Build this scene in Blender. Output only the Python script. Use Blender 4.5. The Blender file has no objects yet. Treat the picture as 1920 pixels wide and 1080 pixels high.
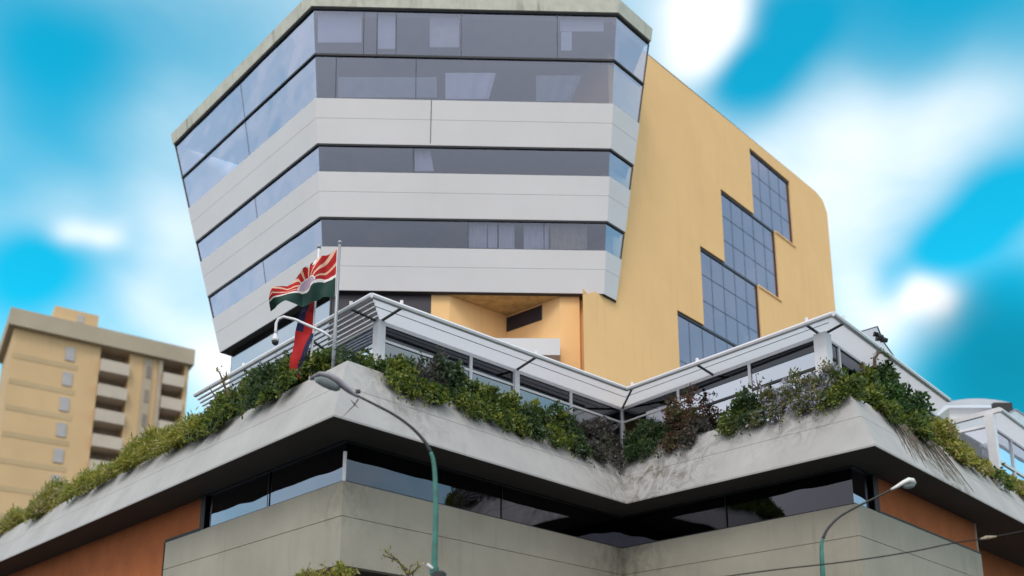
import bpy, math, random
import numpy as np
from mathutils import Vector
random.seed(7)
rng = np.random.default_rng(11)
S = bpy.context.scene
C = S.collection
q = 2 ** -.5
R = math.radians

# ---------------------------------------------------------------- camera
CAMZ = 1.6
F = 1732.; PPX = 960.; PPY = 1010.; TH = R(13)
cd = bpy.data.cameras.new("camera"); cam = bpy.data.objects.new("camera", cd); C.objects.link(cam)
cam.location = (0, 0, CAMZ); cam.rotation_euler = (R(90) + TH, 0, 0)
cd.sensor_width = 36; cd.lens = 36 * F / 1920; cd.shift_y = (PPY - 540) / 1920
cd.clip_start = .1; cd.clip_end = 3000
cd.dof.use_dof = True; cd.dof.focus_distance = 31; cd.dof.aperture_fstop = (cd.lens / 1000) / .14
S.camera = cam
S.render.resolution_x = 1920; S.render.resolution_y = 1080

def ray(px, py):
    yy = PPY - py
    return (px - PPX, F * math.cos(TH) - yy * math.sin(TH), F * math.sin(TH) + yy * math.cos(TH))
def atY(px, py, Y): r = ray(px, py); k = Y / r[1]; return (r[0] * k, Y, r[2] * k)
def atZ(px, py, Z): r = ray(px, py); k = Z / r[2]; return (r[0] * k, r[1] * k, Z)
def along(a, b, px, py):
    """plan point where the line a-b stands in the column px"""
    r = ray(px, py); m = r[0] / r[1]
    s = (m * a[1] - a[0]) / ((b[0] - a[0]) - m * (b[1] - a[1]))
    return (a[0] + s * (b[0] - a[0]), a[1] + s * (b[1] - a[1]))

# ---------------------------------------------------------------- world, sun, exposure
SUN_EL, SUN_AZ = 50, 193          # azimuth clockwise from +Y
W = bpy.data.worlds.new("World"); S.world = W; W.use_nodes = True
nt = W.node_tree; N = nt.nodes; L = nt.links
for n in list(N): N.remove(n)
out = N.new('ShaderNodeOutputWorld'); bg = N.new('ShaderNodeBackground'); L.new(bg.outputs[0], out.inputs[0])
bg.inputs[1].default_value = .1
sky = N.new('ShaderNodeTexSky'); sky.sky_type = 'NISHITA'; sky.sun_disc = False
sky.sun_elevation = R(SUN_EL); sky.sun_rotation = R(SUN_AZ); sky.altitude = 1500; sky.air_density = 1; sky.dust_density = .3; sky.ozone_density = 2
tc = N.new('ShaderNodeTexCoord')
def wm(op, a, b=None, c=None):
    n = N.new('ShaderNodeMath'); n.operation = op
    for i, v in enumerate((a, b, c)):
        if v is None: continue
        if isinstance(v, (int, float)): n.inputs[i].default_value = v
        else: L.new(v, n.inputs[i])
    return n.outputs[0]
def wnoise(scale, detail, rough, dist=0, off=(0, 0, 0), zs=1.8):
    m = N.new('ShaderNodeMapping'); L.new(tc.outputs['Generated'], m.inputs[0])
    m.inputs['Scale'].default_value = (1, 1, zs); m.inputs['Location'].default_value = off
    n = N.new('ShaderNodeTexNoise'); L.new(m.outputs[0], n.inputs['Vector'])
    n.inputs['Scale'].default_value = scale; n.inputs['Detail'].default_value = detail
    n.inputs['Roughness'].default_value = rough; n.inputs['Distortion'].default_value = dist
    return n.outputs[0]
# warp the direction a little so that the cloud banks have uneven edges
wn = N.new('ShaderNodeTexNoise'); L.new(tc.outputs['Generated'], wn.inputs['Vector'])
wn.inputs['Scale'].default_value = 5; wn.inputs['Detail'].default_value = 2
vs = N.new('ShaderNodeVectorMath'); vs.operation = 'SUBTRACT'; L.new(wn.outputs[1], vs.inputs[0]); vs.inputs[1].default_value = (.5, .5, .5)
vm = N.new('ShaderNodeVectorMath'); vm.operation = 'SCALE'; L.new(vs.outputs[0], vm.inputs[0]); vm.inputs[3].default_value = .10
va = N.new('ShaderNodeVectorMath'); va.operation = 'ADD'; L.new(tc.outputs['Generated'], va.inputs[0]); L.new(vm.outputs[0], va.inputs[1])
vn = N.new('ShaderNodeVectorMath'); vn.operation = 'NORMALIZE'; L.new(va.outputs[0], vn.inputs[0])
# banks of cloud (+) and gaps of blue (-): direction, angular radius, weight
banks = [(150, 110, 150, -.9), (30, 40, 90, -.2), (120, 510, 75, -.9), (20, 520, 80, -.7), (10, 330, 60, -.25), (420, 60, 110, -.25),
         (160, 440, 38, .75), (225, 445, 30, .6), (110, 370, 80, .25), (340, 330, 130, .3), (300, 600, 60, .45), (420, 690, 80, .8), (360, 480, 90, .4), (270, 180, 90, .25),
         (1290, 90, 70, .95), (1330, 20, 60, .6), (1260, 0, 80, .3), (1400, 150, 48, -.95), (1450, 60, 60, -.8), (1560, 20, 90, -.55), (1700, 30, 90, -.5), (1860, 20, 110, -.7), (1360, 200, 40, -.5),
         (1560, 250, 95, .28), (1700, 250, 110, .34), (1840, 200, 80, .4), (1500, 390, 90, .30), (1600, 420, 80, .3), (1400, 330, 60, .4), (1900, 370, 75, -1.0), (1840, 430, 60, -.9), (1760, 480, 45, -.7), (1690, 515, 35, -.5),
         (1590, 560, 55, .3), (1740, 545, 45, .9), (1800, 565, 35, .8), (1680, 640, 110, .22), (1800, 620, 50, .2), (1660, 600, 40, .3), (1900, 560, 60, -.5),
         (1900, 700, 110, -1.1), (1780, 720, 70, -.45), (1900, 790, 50, .2)]
acc = None
for px, py, r, w in banks:
    v = Vector(ray(px, py)).normalized()
    dn = N.new('ShaderNodeVectorMath'); dn.operation = 'DOT_PRODUCT'; L.new(vn.outputs[0], dn.inputs[0]); dn.inputs[1].default_value = v
    a = r / 1780.
    e = wm('EXPONENT', wm('MULTIPLY', wm('SUBTRACT', dn.outputs['Value'], 1.0), 2 / a ** 2))
    acc = wm('MULTIPLY_ADD', e, w, acc if acc is not None else .0)
n1 = wnoise(2.2, 5, .5, .4)
n2 = wnoise(7, 4, .5, .2, (3, 1, 2))
sxyz = N.new('ShaderNodeSeparateXYZ'); L.new(tc.outputs['Generated'], sxyz.inputs[0])
behind = wm('MULTIPLY', wm('MAXIMUM', wm('SUBTRACT', .62, sxyz.outputs[1]), 0), 1.15)      # unseen cloud added behind the camera to whiten light and reflections, thinner at right
mside = N.new('ShaderNodeMapRange'); L.new(sxyz.outputs[0], mside.inputs[0]); mside.inputs[1].default_value = .1; mside.inputs[2].default_value = .8; mside.inputs[3].default_value = 1; mside.inputs[4].default_value = .5
n3 = wnoise(3.1, 6, .58, .8, (7, 2, 5), 2.4)
behind = wm('MULTIPLY', wm('MULTIPLY', behind, mside.outputs[0]), wm('ADD', .35, wm('MULTIPLY', n3, 1.3)))
cov = wm('ADD', wm('ADD', acc, wm('ADD', behind, .22)), wm('ADD', wm('MULTIPLY', wm('SUBTRACT', n1, .5), .9), wm('MULTIPLY', wm('SUBTRACT', n2, .5), .3)))
mr = N.new('ShaderNodeMapRange'); mr.interpolation_type = 'SMOOTHSTEP'; L.new(cov, mr.inputs[0])
mr.inputs[1].default_value = -.75; mr.inputs[2].default_value = 1.35
tint = N.new('ShaderNodeMix'); tint.data_type = 'RGBA'; tint.blend_type = 'MULTIPLY'; tint.inputs[0].default_value = 1
L.new(sky.outputs[0], tint.inputs[6]); tint.inputs[7].default_value = (.06, 2.0, 1.72, 1)
cc = N.new('ShaderNodeMix'); cc.data_type = 'RGBA'
cf = wm('ADD', mr.outputs[0], wm('MULTIPLY', wm('SUBTRACT', n3, .5), 1.3)); cfm = N.new('ShaderNodeClamp'); L.new(cf, cfm.inputs[0]); L.new(cfm.outputs[0], cc.inputs[0])
cc.inputs[6].default_value = (3.4, 4.9, 5.6, 1); cc.inputs[7].default_value = (7.2, 7.3, 7.5, 1)
mx = N.new('ShaderNodeMix'); mx.data_type = 'RGBA'; L.new(mr.outputs[0], mx.inputs[0])
L.new(tint.outputs[2], mx.inputs[6]); L.new(cc.outputs[2], mx.inputs[7])
dk = N.new('ShaderNodeVectorMath'); dk.operation = 'DOT_PRODUCT'; L.new(vn.outputs[0], dk.inputs[0]); dk.inputs[1].default_value = Vector(ray(1900, 740)).normalized()
dm = N.new('ShaderNodeMapRange'); dm.interpolation_type = 'SMOOTHSTEP'; L.new(dk.outputs['Value'], dm.inputs[0]); dm.inputs[1].default_value = .992; dm.inputs[2].default_value = 1.0; dm.inputs[3].default_value = 1; dm.inputs[4].default_value = .40
fx_ = N.new('ShaderNodeVectorMath'); fx_.operation = 'SCALE'; L.new(mx.outputs[2], fx_.inputs[0]); L.new(dm.outputs[0], fx_.inputs[3])   # deeper blue low on the right
L.new(fx_.outputs[0], bg.inputs[0])

sd = bpy.data.lights.new("sun", 'SUN'); so = bpy.data.objects.new("sun", sd); C.objects.link(so)
sd.energy = .8; sd.angle = R(20); sd.color = (1, .95, .88)
az, el = R(SUN_AZ), R(SUN_EL)
sdir = Vector((math.sin(az) * math.cos(el), math.cos(az) * math.cos(el), math.sin(el)))
so.rotation_euler = sdir.to_track_quat('Z', 'Y').to_euler(); so.location = (0, -20, 60)
S.view_settings.view_transform = 'Standard'; S.view_settings.look = 'None'
S.view_settings.exposure = 0.76; S.view_settings.gamma = 1

# ---------------------------------------------------------------- materials
def mat(name):
    m = bpy.data.materials.new(name); m.use_nodes = True
    return m, m.node_tree.nodes, m.node_tree.links, m.node_tree.nodes['Principled BSDF']
def nz(Nn, Ll, scale, detail=4, rough=.55, sc=(1, 1, 1), coord='Object', dist=0):
    t = Nn.new('ShaderNodeTexCoord'); mp = Nn.new('ShaderNodeMapping'); Ll.new(t.outputs[coord], mp.inputs[0])
    mp.inputs['Scale'].default_value = sc
    n = Nn.new('ShaderNodeTexNoise'); Ll.new(mp.outputs[0], n.inputs['Vector'])
    n.inputs['Scale'].default_value = scale; n.inputs['Detail'].default_value = detail; n.inputs['Roughness'].default_value = rough
    n.inputs['Distortion'].default_value = dist
    return n.outputs[0]
def mm(Nn, Ll, op, a, b=None, c=None, clamp=False):
    n = Nn.new('ShaderNodeMath'); n.operation = op; n.use_clamp = clamp
    for i, v in enumerate((a, b, c)):
        if v is None: continue
        if isinstance(v, (int, float)): n.inputs[i].default_value = v
        else: Ll.new(v, n.inputs[i])
    return n.outputs[0]
def rng_(Nn, Ll, v, a, b, lo=0., hi=1.):
    n = Nn.new('ShaderNodeMapRange'); Ll.new(v, n.inputs[0]); n.inputs[1].default_value = a; n.inputs[2].default_value = b
    n.inputs[3].default_value = lo; n.inputs[4].default_value = hi; return n.outputs[0]
def mixc(Nn, Ll, f, a, b):
    n = Nn.new('ShaderNodeMix'); n.data_type = 'RGBA'
    if isinstance(f, (int, float)): n.inputs[0].default_value = f
    else: Ll.new(f, n.inputs[0])
    for i, v in ((6, a), (7, b)):
        if isinstance(v, tuple): n.inputs[i].default_value = (*v[:3], 1)
        else: Ll.new(v, n.inputs[i])
    return n.outputs[2]
def surf(name, col, rough=.7, var=.08, scale=1.5, streak=0., dirt=(.12, .11, .09), bump=.15, bscale=40, spec=.4, metallic=0, patch=None):
    """paint / render / concrete: blotches, rain streaks, small bumps; patch = (centre, radius, amount) of a stain"""
    m, Nn, Ll, P = mat(name)
    n = nz(Nn, Ll, scale, 5, .6)
    a = tuple(c * (1 - var) for c in col); b = tuple(min(1, c * (1 + var)) for c in col)
    c = mixc(Nn, Ll, rng_(Nn, Ll, n, .3, .7), a, b)
    if streak:
        s = nz(Nn, Ll, 1.0, 6, .65, (3.2, 3.2, .22))
        s2 = nz(Nn, Ll, .5, 3, .5)
        f = mm(Nn, Ll, 'MULTIPLY', rng_(Nn, Ll, s, .5, .8), rng_(Nn, Ll, s2, .4, .7, 0, streak))
        c = mixc(Nn, Ll, f, c, dirt)
    for (cx, cy, cz, rr, am) in (patch or []):
        t = Nn.new('ShaderNodeTexCoord'); d = Nn.new('ShaderNodeVectorMath'); d.operation = 'DISTANCE'
        Ll.new(t.outputs['Object'], d.inputs[0]); d.inputs[1].default_value = (cx, cy, cz)
        g = rng_(Nn, Ll, d.outputs['Value'], rr, 0, 0, 1)
        s3 = nz(Nn, Ll, 2.2, 6, .7, (1, 1, .6), dist=1.2)
        c = mixc(Nn, Ll, mm(Nn, Ll, 'MULTIPLY', mm(Nn, Ll, 'MULTIPLY', g, am), rng_(Nn, Ll, s3, .42, .62), clamp=True), c, dirt)
    Ll.new(c, P.inputs['Base Color'])
    P.inputs['Roughness'].default_value = rough; P.inputs['Specular IOR Level'].default_value = spec; P.inputs['Metallic'].default_value = metallic
    if bump:
        bn = Nn.new('ShaderNodeBump'); bn.inputs['Strength'].default_value = bump; bn.inputs['Distance'].default_value = .02
        Ll.new(nz(Nn, Ll, bscale, 3), bn.inputs['Height']); Ll.new(bn.outputs[0], P.inputs['Normal'])
    return m
def glass(name, tint=(.3, .33, .38), refl=(.75, .8, .95), base=.12, power=2.2, wave=.05, rough=.02):
    m, Nn, Ll, P = mat(name); Nn.remove(P)
    o = Nn['Material Output']
    tr = Nn.new('ShaderNodeBsdfTransparent'); tr.inputs[0].default_value = (*tint, 1)
    gl = Nn.new('ShaderNodeBsdfGlossy'); gl.inputs['Color'].default_value = (*refl, 1); gl.inputs['Roughness'].default_value = rough
    lw = Nn.new('ShaderNodeLayerWeight'); lw.inputs[0].default_value = .5
    f = mm(Nn, Ll, 'POWER', lw.outputs['Facing'], power)
    f = mm(Nn, Ll, 'MULTIPLY_ADD', f, 1 - base, base, clamp=True)
    if wave:
        bn = Nn.new('ShaderNodeBump'); bn.inputs['Strength'].default_value = wave; bn.inputs['Distance'].default_value = .3
        Ll.new(nz(Nn, Ll, .55, 1, .4), bn.inputs['Height']); Ll.new(bn.outputs[0], gl.inputs['Normal'])
    mixn = Nn.new('ShaderNodeMixShader'); Ll.new(f, mixn.inputs[0]); Ll.new(tr.outputs[0], mixn.inputs[1]); Ll.new(gl.outputs[0], mixn.inputs[2])
    Ll.new(mixn.outputs[0], o.inputs[0])
    return m
def leafmat(name, a, b, trans=.25, scale=1.3):
    m, Nn, Ll, P = mat(name)
    n = nz(Nn, Ll, scale, 3, .6); n2 = nz(Nn, Ll, 14, 2)
    f = mm(Nn, Ll, 'ADD', mm(Nn, Ll, 'MULTIPLY', n, .55), mm(Nn, Ll, 'MULTIPLY', n2, .45))
    Ll.new(mixc(Nn, Ll, rng_(Nn, Ll, f, .38, .62), a, b), P.inputs['Base Color'])
    P.inputs['Roughness'].default_value = .5; P.inputs['Specular IOR Level'].default_value = .35
    P.inputs['Subsurface Weight'].default_value = 0
    tl = Nn.new('ShaderNodeBsdfTranslucent'); tl.inputs[0].default_value = (*[min(1, c * 1.5) for c in b], 1)
    mixn = Nn.new('ShaderNodeMixShader'); mixn.inputs[0].default_value = trans
    Ll.new(P.outputs[0], mixn.inputs[1]); Ll.new(tl.outputs[0], mixn.inputs[2]); Ll.new(mixn.outputs[0], Nn['Material Output'].inputs[0])
    return m
M = dict(
    panel=surf('panel_paint', (.66, .65, .665), .45, .035, .35, .10, (.35, .34, .31), .04, 8, .4),
    fascia=surf('weathered_cream', (.58, .58, .50), .8, .12, 2.5, 1.3, (.11, .10, .06), .3, 25),
    concrete=surf('grey_concrete', (.42, .41, .405), .85, .10, .45, .45, (.16, .15, .12), .25, 30, .3,
                  patch=[(5.6, -.9, 11.6, 3.4, 1.3), (9.5, -5.2, 12.6, 1.8, .9), (15.2, -2.6, 11.9, 2.6, 2.0), (-3.3, -7.3, 12.5, 2.4, .8), (-12, .3, 12.4, 2.2, .5)]),
    podium=surf('olive_grey_concrete', (.37, .345, .285), .85, .12, .4, .4, (.15, .14, .10), .25, 30, .3,
                patch=[(4.3, 1.2, 8.6, 3.0, .8), (-5, -8, 8.9, 1.6, .5)]),
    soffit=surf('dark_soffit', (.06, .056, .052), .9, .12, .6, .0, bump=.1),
    darkgap=surf('black_joint', (.008, .008, .009), .6, .05, 2, bump=0),
    mullion=surf('dark_mullion', (.02, .022, .028), .4, .05, 2, bump=0),
    yellow=surf('ochre_render', (.90, .57, .27), .9, .035, .35, .30, (.50, .32, .15), .18, 45, .2),
    orange=surf('orange_brick_render', (.40, .125, .045), .9, .14, .9, .25, (.15, .05, .03), .3, 25, .2),
    white=surf('white_frame_paint', (.74, .74, .78), .4, .04, 3, .2, (.3, .3, .28), 0),
    awning=surf('grey_awning_sheet', (.72, .73, .78), .55, .07, 1.2, .25, (.25, .25, .26), .06, 8),
    purple=surf('dark_purple_cladding', (.028, .024, .036), .35, .15, .8, bump=0),
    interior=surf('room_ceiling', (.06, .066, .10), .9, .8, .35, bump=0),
    blind=surf('pale_blind', (.62, .68, .76), .8, .05, 2, bump=0),
    curtain=surf('pale_curtain', (.62, .63, .66), .9, .08, 3, bump=.1, bscale=10),
    beige=surf('beige_curtain', (.42, .38, .27), .9, .2, 2, bump=0),
    greenblind=surf('grey_green_blind', (.30, .38, .40), .8, .1, 2, bump=0),
    pole=surf('teal_pole_paint', (.035, .16, .125), .4, .3, 4, .4, (.02, .03, .03), .1, 30, .5),
    darkmetal=surf('dark_metal', (.02, .021, .022), .45, .2, 5, bump=.05, spec=.5),
    lampgrey=surf('lamp_housing_grey', (.24, .23, .27), .45, .2, 4, .3, (.1, .1, .1), .1, 20),
    lampwhite=surf('lamp_housing_white', (.72, .72, .70), .4, .06, 4, .2, (.2, .2, .2), 0),
    lens=surf('lamp_lens', (.22, .26, .27), .15, .1, 5, bump=0, spec=.8),
    steel=surf('galvanised_steel', (.34, .35, .38), .4, .1, 4, bump=0, metallic=.3),
    rubber=surf('black_cable', (.008, .008, .008), .6, .1, 3, bump=0),
    ground=surf('asphalt', (.05, .05, .05), .9, .2, .8, bump=.4, bscale=60),
    pave=surf('pavement_slabs', (.22, .21, .2), .9, .12, 1.2, bump=.2),
    soil=surf('planter_soil', (.03, .022, .015), .95, .3, 6, bump=.5),
    bark=surf('twig_bark', (.11, .08, .055), .9, .3, 12, bump=.3),
    dry=surf('dry_stem', (.33, .28, .20), .9, .3, 12, bump=.1),
    apt=surf('apartment_ochre', (.64, .44, .24), .9, .1, .12, .2, (.35, .28, .2), 0),
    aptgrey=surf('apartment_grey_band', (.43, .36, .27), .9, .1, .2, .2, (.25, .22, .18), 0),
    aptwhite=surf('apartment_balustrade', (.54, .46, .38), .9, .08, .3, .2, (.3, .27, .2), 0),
    aptdark=surf('apartment_recess', (.28, .23, .19), .9, .2, .4, bump=0),  # balcony shade put into the colour; the narrow windows share it
    aptwin=surf('apartment_window', (.42, .40, .40), .3, .1, .6, bump=0),
    red=surf('flag_red', (.42, .008, .010), .8, .12, 6, bump=0), cream=surf('flag_cream', (.75, .50, .36), .8, .08, 6, bump=0),
    fwhite=surf('flag_white', (.78, .76, .74), .8, .04, 6, bump=0), lav=surf('flag_lavender', (.50, .38, .50), .8, .05, 6, bump=0),
    fgreen=surf('flag_green', (.010, .045, .035), .8, .1, 6, bump=0), navy=surf('flag_navy', (.012, .012, .06), .8, .1, 6, bump=0),
    maroon=surf('flag_maroon', (.14, .012, .01), .8, .1, 6, bump=0),
)
def sheetmat(name, col, tcol, f):
    m, Nn, Ll, P = mat(name); c = mixc(Nn, Ll, rng_(Nn, Ll, nz(Nn, Ll, 1.1, 5, .65), .35, .7), col, tuple(x * .82 for x in col)); Ll.new(c, P.inputs['Base Color']); P.inputs['Roughness'].default_value = .5
    tl = Nn.new('ShaderNodeBsdfTranslucent'); tl.inputs[0].default_value = (*tcol, 1); mx_ = Nn.new('ShaderNodeMixShader'); mx_.inputs[0].default_value = f
    Ll.new(P.outputs[0], mx_.inputs[1]); Ll.new(tl.outputs[0], mx_.inputs[2]); Ll.new(mx_.outputs[0], Nn['Material Output'].inputs[0]); return m
M['awning'] = sheetmat('translucent_awning_sheet', (.72, .73, .77), (.88, .89, .95), .55)
M['glass_front'] = glass('tinted_glass', (.62, .64, .74), (.66, .71, .88), .08, 1.0, .20)
M['glass_pod'] = glass('podium_glass', (.10, .10, .12), (.74, .74, .86), .045, 1.6, .12)
M['glass_stair'] = glass('stair_glass', (.22, .25, .32), (.64, .60, .74), .12, 1.4, .10)
M['glass_pav'] = glass('pavilion_glass', (.35, .38, .40), (.85, .88, .98), .38, 1.0, .03)
M['glass_pav2'] = glass('pavilion_front_glass', (.30, .33, .34), (.62, .66, .70), .16, 1.2, .05)
M['glass_dark'] = glass('smoked_glass', (.10, .10, .12), (.5, .52, .58), .10, 2.5, .02)
LF = dict(
    green=[leafmat('leaf_mid_green', (.035, .07, .014), (.13, .18, .03)), leafmat('leaf_bright_green', (.10, .14, .018), (.27, .29, .05)), leafmat('leaf_dark_green', (.014, .035, .014), (.045, .085, .028))],
    olive=[leafmat('leaf_olive', (.17, .17, .02), (.42, .38, .08)), leafmat('leaf_moss', (.09, .12, .014), (.26, .28, .04)), leafmat('leaf_straw', (.25, .21, .09), (.42, .36, .19))],
    dark=[leafmat('leaf_deep_green', (.014, .034, .012), (.05, .09, .03)), leafmat('leaf_blue_green', (.03, .06, .03), (.09, .13, .065)), leafmat('leaf_mid_green2', (.03, .06, .015), (.10, .15, .04))],
    grey=[leafmat('leaf_grey_brown', (.03, .028, .022), (.10, .09, .075)), leafmat('leaf_grey_purple', (.06, .055, .06), (.17, .155, .17)), leafmat('leaf_dull_green', (.03, .045, .025), (.08, .10, .055))],
    russet=[leafmat('leaf_russet', (.07, .035, .025), (.19, .095, .07)), leafmat('leaf_brown', (.035, .03, .018), (.10, .08, .04)), leafmat('leaf_olive2', (.04, .055, .015), (.12, .13, .04))],
    flower=[leafmat('leaf_sage', (.06, .085, .03), (.16, .18, .07)), leafmat("petal_lilac", (.20, .20, .26), (.50, .49, .62)), leafmat('leaf_gold_green', (.12, .12, .03), (.26, .23, .08))],
    palm=[leafmat('leaf_fern', (.02, .06, .015), (.06, .13, .03)), leafmat('leaf_fern_light', (.05, .11, .02), (.13, .21, .05)), leafmat('leaf_fern_dark', (.01, .03, .01), (.03, .07, .02))],
)

# ---------------------------------------------------------------- mesh helpers
def tag(o, label=None, cat=None, group=None, kind=None):
    if label: o['label'] = label
    if cat: o['category'] = cat
    if group: o['group'] = group
    if kind: o['kind'] = kind
    return o
def thing(name, loc, label, cat, group=None):
    o = bpy.data.objects.new(name, None); C.objects.link(o); o.location = (loc[0], loc[1], loc[2] + CAMZ); o.empty_display_size = .3
    return tag(o, label, cat, group)
def worldloc(o):
    v = Vector((0, 0, 0))
    while o: v += o.location; o = o.parent
    return v
class MB:
    """collects faces in coordinates relative to the eye's height (z = 0 is the lens)"""
    def __init__(s): s.v = []; s.f = []; s.m = []
    def poly(s, pts, m=0):
        i = len(s.v); s.v += [tuple(p) for p in pts]; s.f.append(tuple(range(i, i + len(pts)))); s.m.append(m)
    def box(s, x0, x1, y0, y1, z0, z1, m=0):
        s.prism([(x0, y0), (x1, y0), (x1, y1), (x0, y1)], z0, z1, m)
    def prism(s, pl, z0, z1, m=0):
        n = len(pl); i = len(s.v)
        s.v += [(p[0], p[1], z0) for p in pl] + [(p[0], p[1], z1) for p in pl]
        for k in range(n): s.f.append((i + k, i + (k + 1) % n, i + n + (k + 1) % n, i + n + k)); s.m.append(m)
        s.f.append(tuple(i + k for k in reversed(range(n)))); s.f.append(tuple(i + n + k for k in range(n))); s.m += [m, m]
    def bar(s, a, b, w, h=None, m=0, up=(0, 0, 1)):
        h = h or w; a = Vector(a); b = Vector(b); d = (b - a).normalized(); up = Vector(up)
        if abs(d.dot(up)) > .99: up = Vector((0, 1, 0))
        x = d.cross(up).normalized() * w / 2; y = x.normalized().cross(d) * h / 2; i = len(s.v)
        for c in (a, b):
            for sx, sy in ((-1, -1), (1, -1), (1, 1), (-1, 1)): s.v.append(tuple(c + x * sx + y * sy))
        for k in range(4): s.f.append((i + k, i + (k + 1) % 4, i + 4 + (k + 1) % 4, i + 4 + k)); s.m.append(m)
        s.f.append((i + 3, i + 2, i + 1, i)); s.f.append((i + 4, i + 5, i + 6, i + 7)); s.m += [m, m]
    def tube(s, pts, r, n=8, m=0):
        pts = [Vector(p) for p in pts]; rs = r if isinstance(r, (list, tuple)) else [r] * len(pts); i0 = len(s.v)
        prev = None
        for k, p in enumerate(pts):
            d = (pts[min(k + 1, len(pts) - 1)] - pts[max(k - 1, 0)]).normalized()
            if prev is None:
                x = d.cross(Vector((0, 0, 1)))
                if x.length < .1: x = d.cross(Vector((0, 1, 0)))
                x.normalize()
            else: x = (prev - d * prev.dot(d)).normalized()
            prev = x; y = d.cross(x)
            for j in range(n):
                a = 2 * math.pi * j / n; s.v.append(tuple(p + (x * math.cos(a) + y * math.sin(a)) * rs[k]))
        for k in range(len(pts) - 1):
            for j in range(n):
                a = i0 + k * n + j; b = i0 + k * n + (j + 1) % n; s.f.append((a, b, b + n, a + n)); s.m.append(m)
        s.f.append(tuple(i0 + j for j in reversed(range(n)))); s.f.append(tuple(i0 + (len(pts) - 1) * n + j for j in range(n))); s.m += [m, m]
    def sweep(s, ringf, prof, closed=True, m=0):
        """prof = [(inward offset, z)]; ringf(offset, z) -> plan points"""
        rows = [[(x, y, z) for x, y in ringf(d, z)] for d, z in prof]
        n = len(rows[0]); K = len(rows); i = len(s.v)
        for r in rows: s.v += r
        for k in range(K if closed else K - 1):
            k2 = (k + 1) % K; mk = m[k] if isinstance(m, list) else m
            for j in range(n - 1): s.f.append((i + k * n + j, i + k * n + j + 1, i + k2 * n + j + 1, i + k2 * n + j)); s.m.append(mk)
        if closed:
            s.f.append(tuple(i + k * n for k in range(K))); s.f.append(tuple(i + k * n + n - 1 for k in reversed(range(K))))
            s.m += [m[0] if isinstance(m, list) else m] * 2
    def build(s, name, mats, parent=None, smooth=False, recalc=True):
        me = bpy.data.meshes.new(name); o = bpy.data.objects.new(name, me); C.objects.link(o)
        base = Vector((0, 0, 0))
        if parent is not None: o.parent = parent; base = worldloc(parent)
        me.from_pydata([(x - base.x, y - base.y, z + CAMZ - base.z) for x, y, z in s.v], [], s.f)
        if not isinstance(mats, (list, tuple)): mats = [mats]
        for mt in mats: me.materials.append(mt)
        me.polygons.foreach_set('material_index', s.m)
        if recalc:
            import bmesh
            bm = bmesh.new(); bm.from_mesh(me); bmesh.ops.remove_doubles(bm, verts=bm.verts, dist=.0005); bmesh.ops.recalc_face_normals(bm, faces=bm.faces); bm.to_mesh(me); bm.free()
        if smooth: me.polygons.foreach_set('use_smooth', [True] * len(me.polygons))
        me.update(); return o
def offset_path(path, d):
    """open plan polyline moved d to its left"""
    n = len(path); dirs = []
    for a, b in zip(path, path[1:]):
        v = Vector((b[0] - a[0], b[1] - a[1])).normalized(); dirs.append(v)
    res = []
    for i, p in enumerate(path):
        if i == 0: nl = Vector((-dirs[0].y, dirs[0].x)); k = nl * d
        elif i == n - 1: nl = Vector((-dirs[-1].y, dirs[-1].x)); k = nl * d
        else:
            a = Vector((-dirs[i - 1].y, dirs[i - 1].x)); b = Vector((-dirs[i].y, dirs[i].x))
            k = (a + b) / (1 + a.dot(b)) * d
        res.append((p[0] + k.x, p[1] + k.y))
    return res

# ================================================================= SETTING
g = MB(); g.poly([(-900, -900, -1.6), (900, -900, -1.6), (900, 1200, -1.6), (-900, 1200, -1.6)]); tag(g.build('ground', M['ground']), kind='structure')

# plan of the podium edge: parapet's lower outer edge
P1 = (-4.91, 24.0); P2 = (4.27, 33.2); P3 = (10.95, 26.52)
PL = (P1[0] - 38 * q, P1[1] + 38 * q); PR = (P3[0] + 34 * q, P3[1] + 34 * q)
PATH = [PL, P1, P2, P3, PR]
pf = lambda d, z: offset_path(PATH, d)
g = MB(); g.sweep(pf, [(-1.2, -1.596), (-1.2, -1.46), (4, -1.46), (4, -1.596)]); tag(g.build('pavement', M['pave']), kind='structure')

# ================================================================= THE OFFICE BUILDING
bld = thing('office_building', (0, 34, -1.6), 'angular concrete office building with a white flared tower, ochre side block and stepped planter parapet', 'building')
# --- podium
g = MB()   # sloped planter parapet with a fine joint line
g.sweep(pf, [(0, 9.0), (.0, 9.06), (.60, 10.26), (.62, 10.261), (.624, 10.272), (.606, 10.273), (1.2, 11.4), (1.36, 11.4), (1.42, 10.9), (2.9, 10.9), (2.9, 9.3), (.25, 9.3), (.25, 9.0)])
g.build('planter_parapet', M['concrete'], bld)
g = MB(); g.sweep(pf, [(1.43, 10.905), (2.88, 10.905)], closed=False); tag(g.build('planter_soil', M['soil'], bld))
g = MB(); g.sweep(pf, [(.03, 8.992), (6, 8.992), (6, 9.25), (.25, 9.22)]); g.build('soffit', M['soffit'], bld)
g = MB(); g.sweep(pf, [(2.92, 10.6), (7.0, 10.6), (7.0, 9.4), (2.92, 9.4)]); g.build('terrace_slab', M['pave'], bld)
WO = 1.34
wp = offset_path(PATH, WO)
gL = along(wp[0], wp[1], 313, 1014); gW = along(wp[0], wp[1], 379, 990)      # ends of band / window on the left wing
gR = along(wp[3], wp[4], 1836, 1036); gRw = along(wp[3], wp[4], 1644, 955)    # ends on the right wing
QB = [gL, wp[1], wp[2], wp[3], gR]; QW = [gW, wp[1], wp[2], wp[3], gRw]
g = MB()
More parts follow.
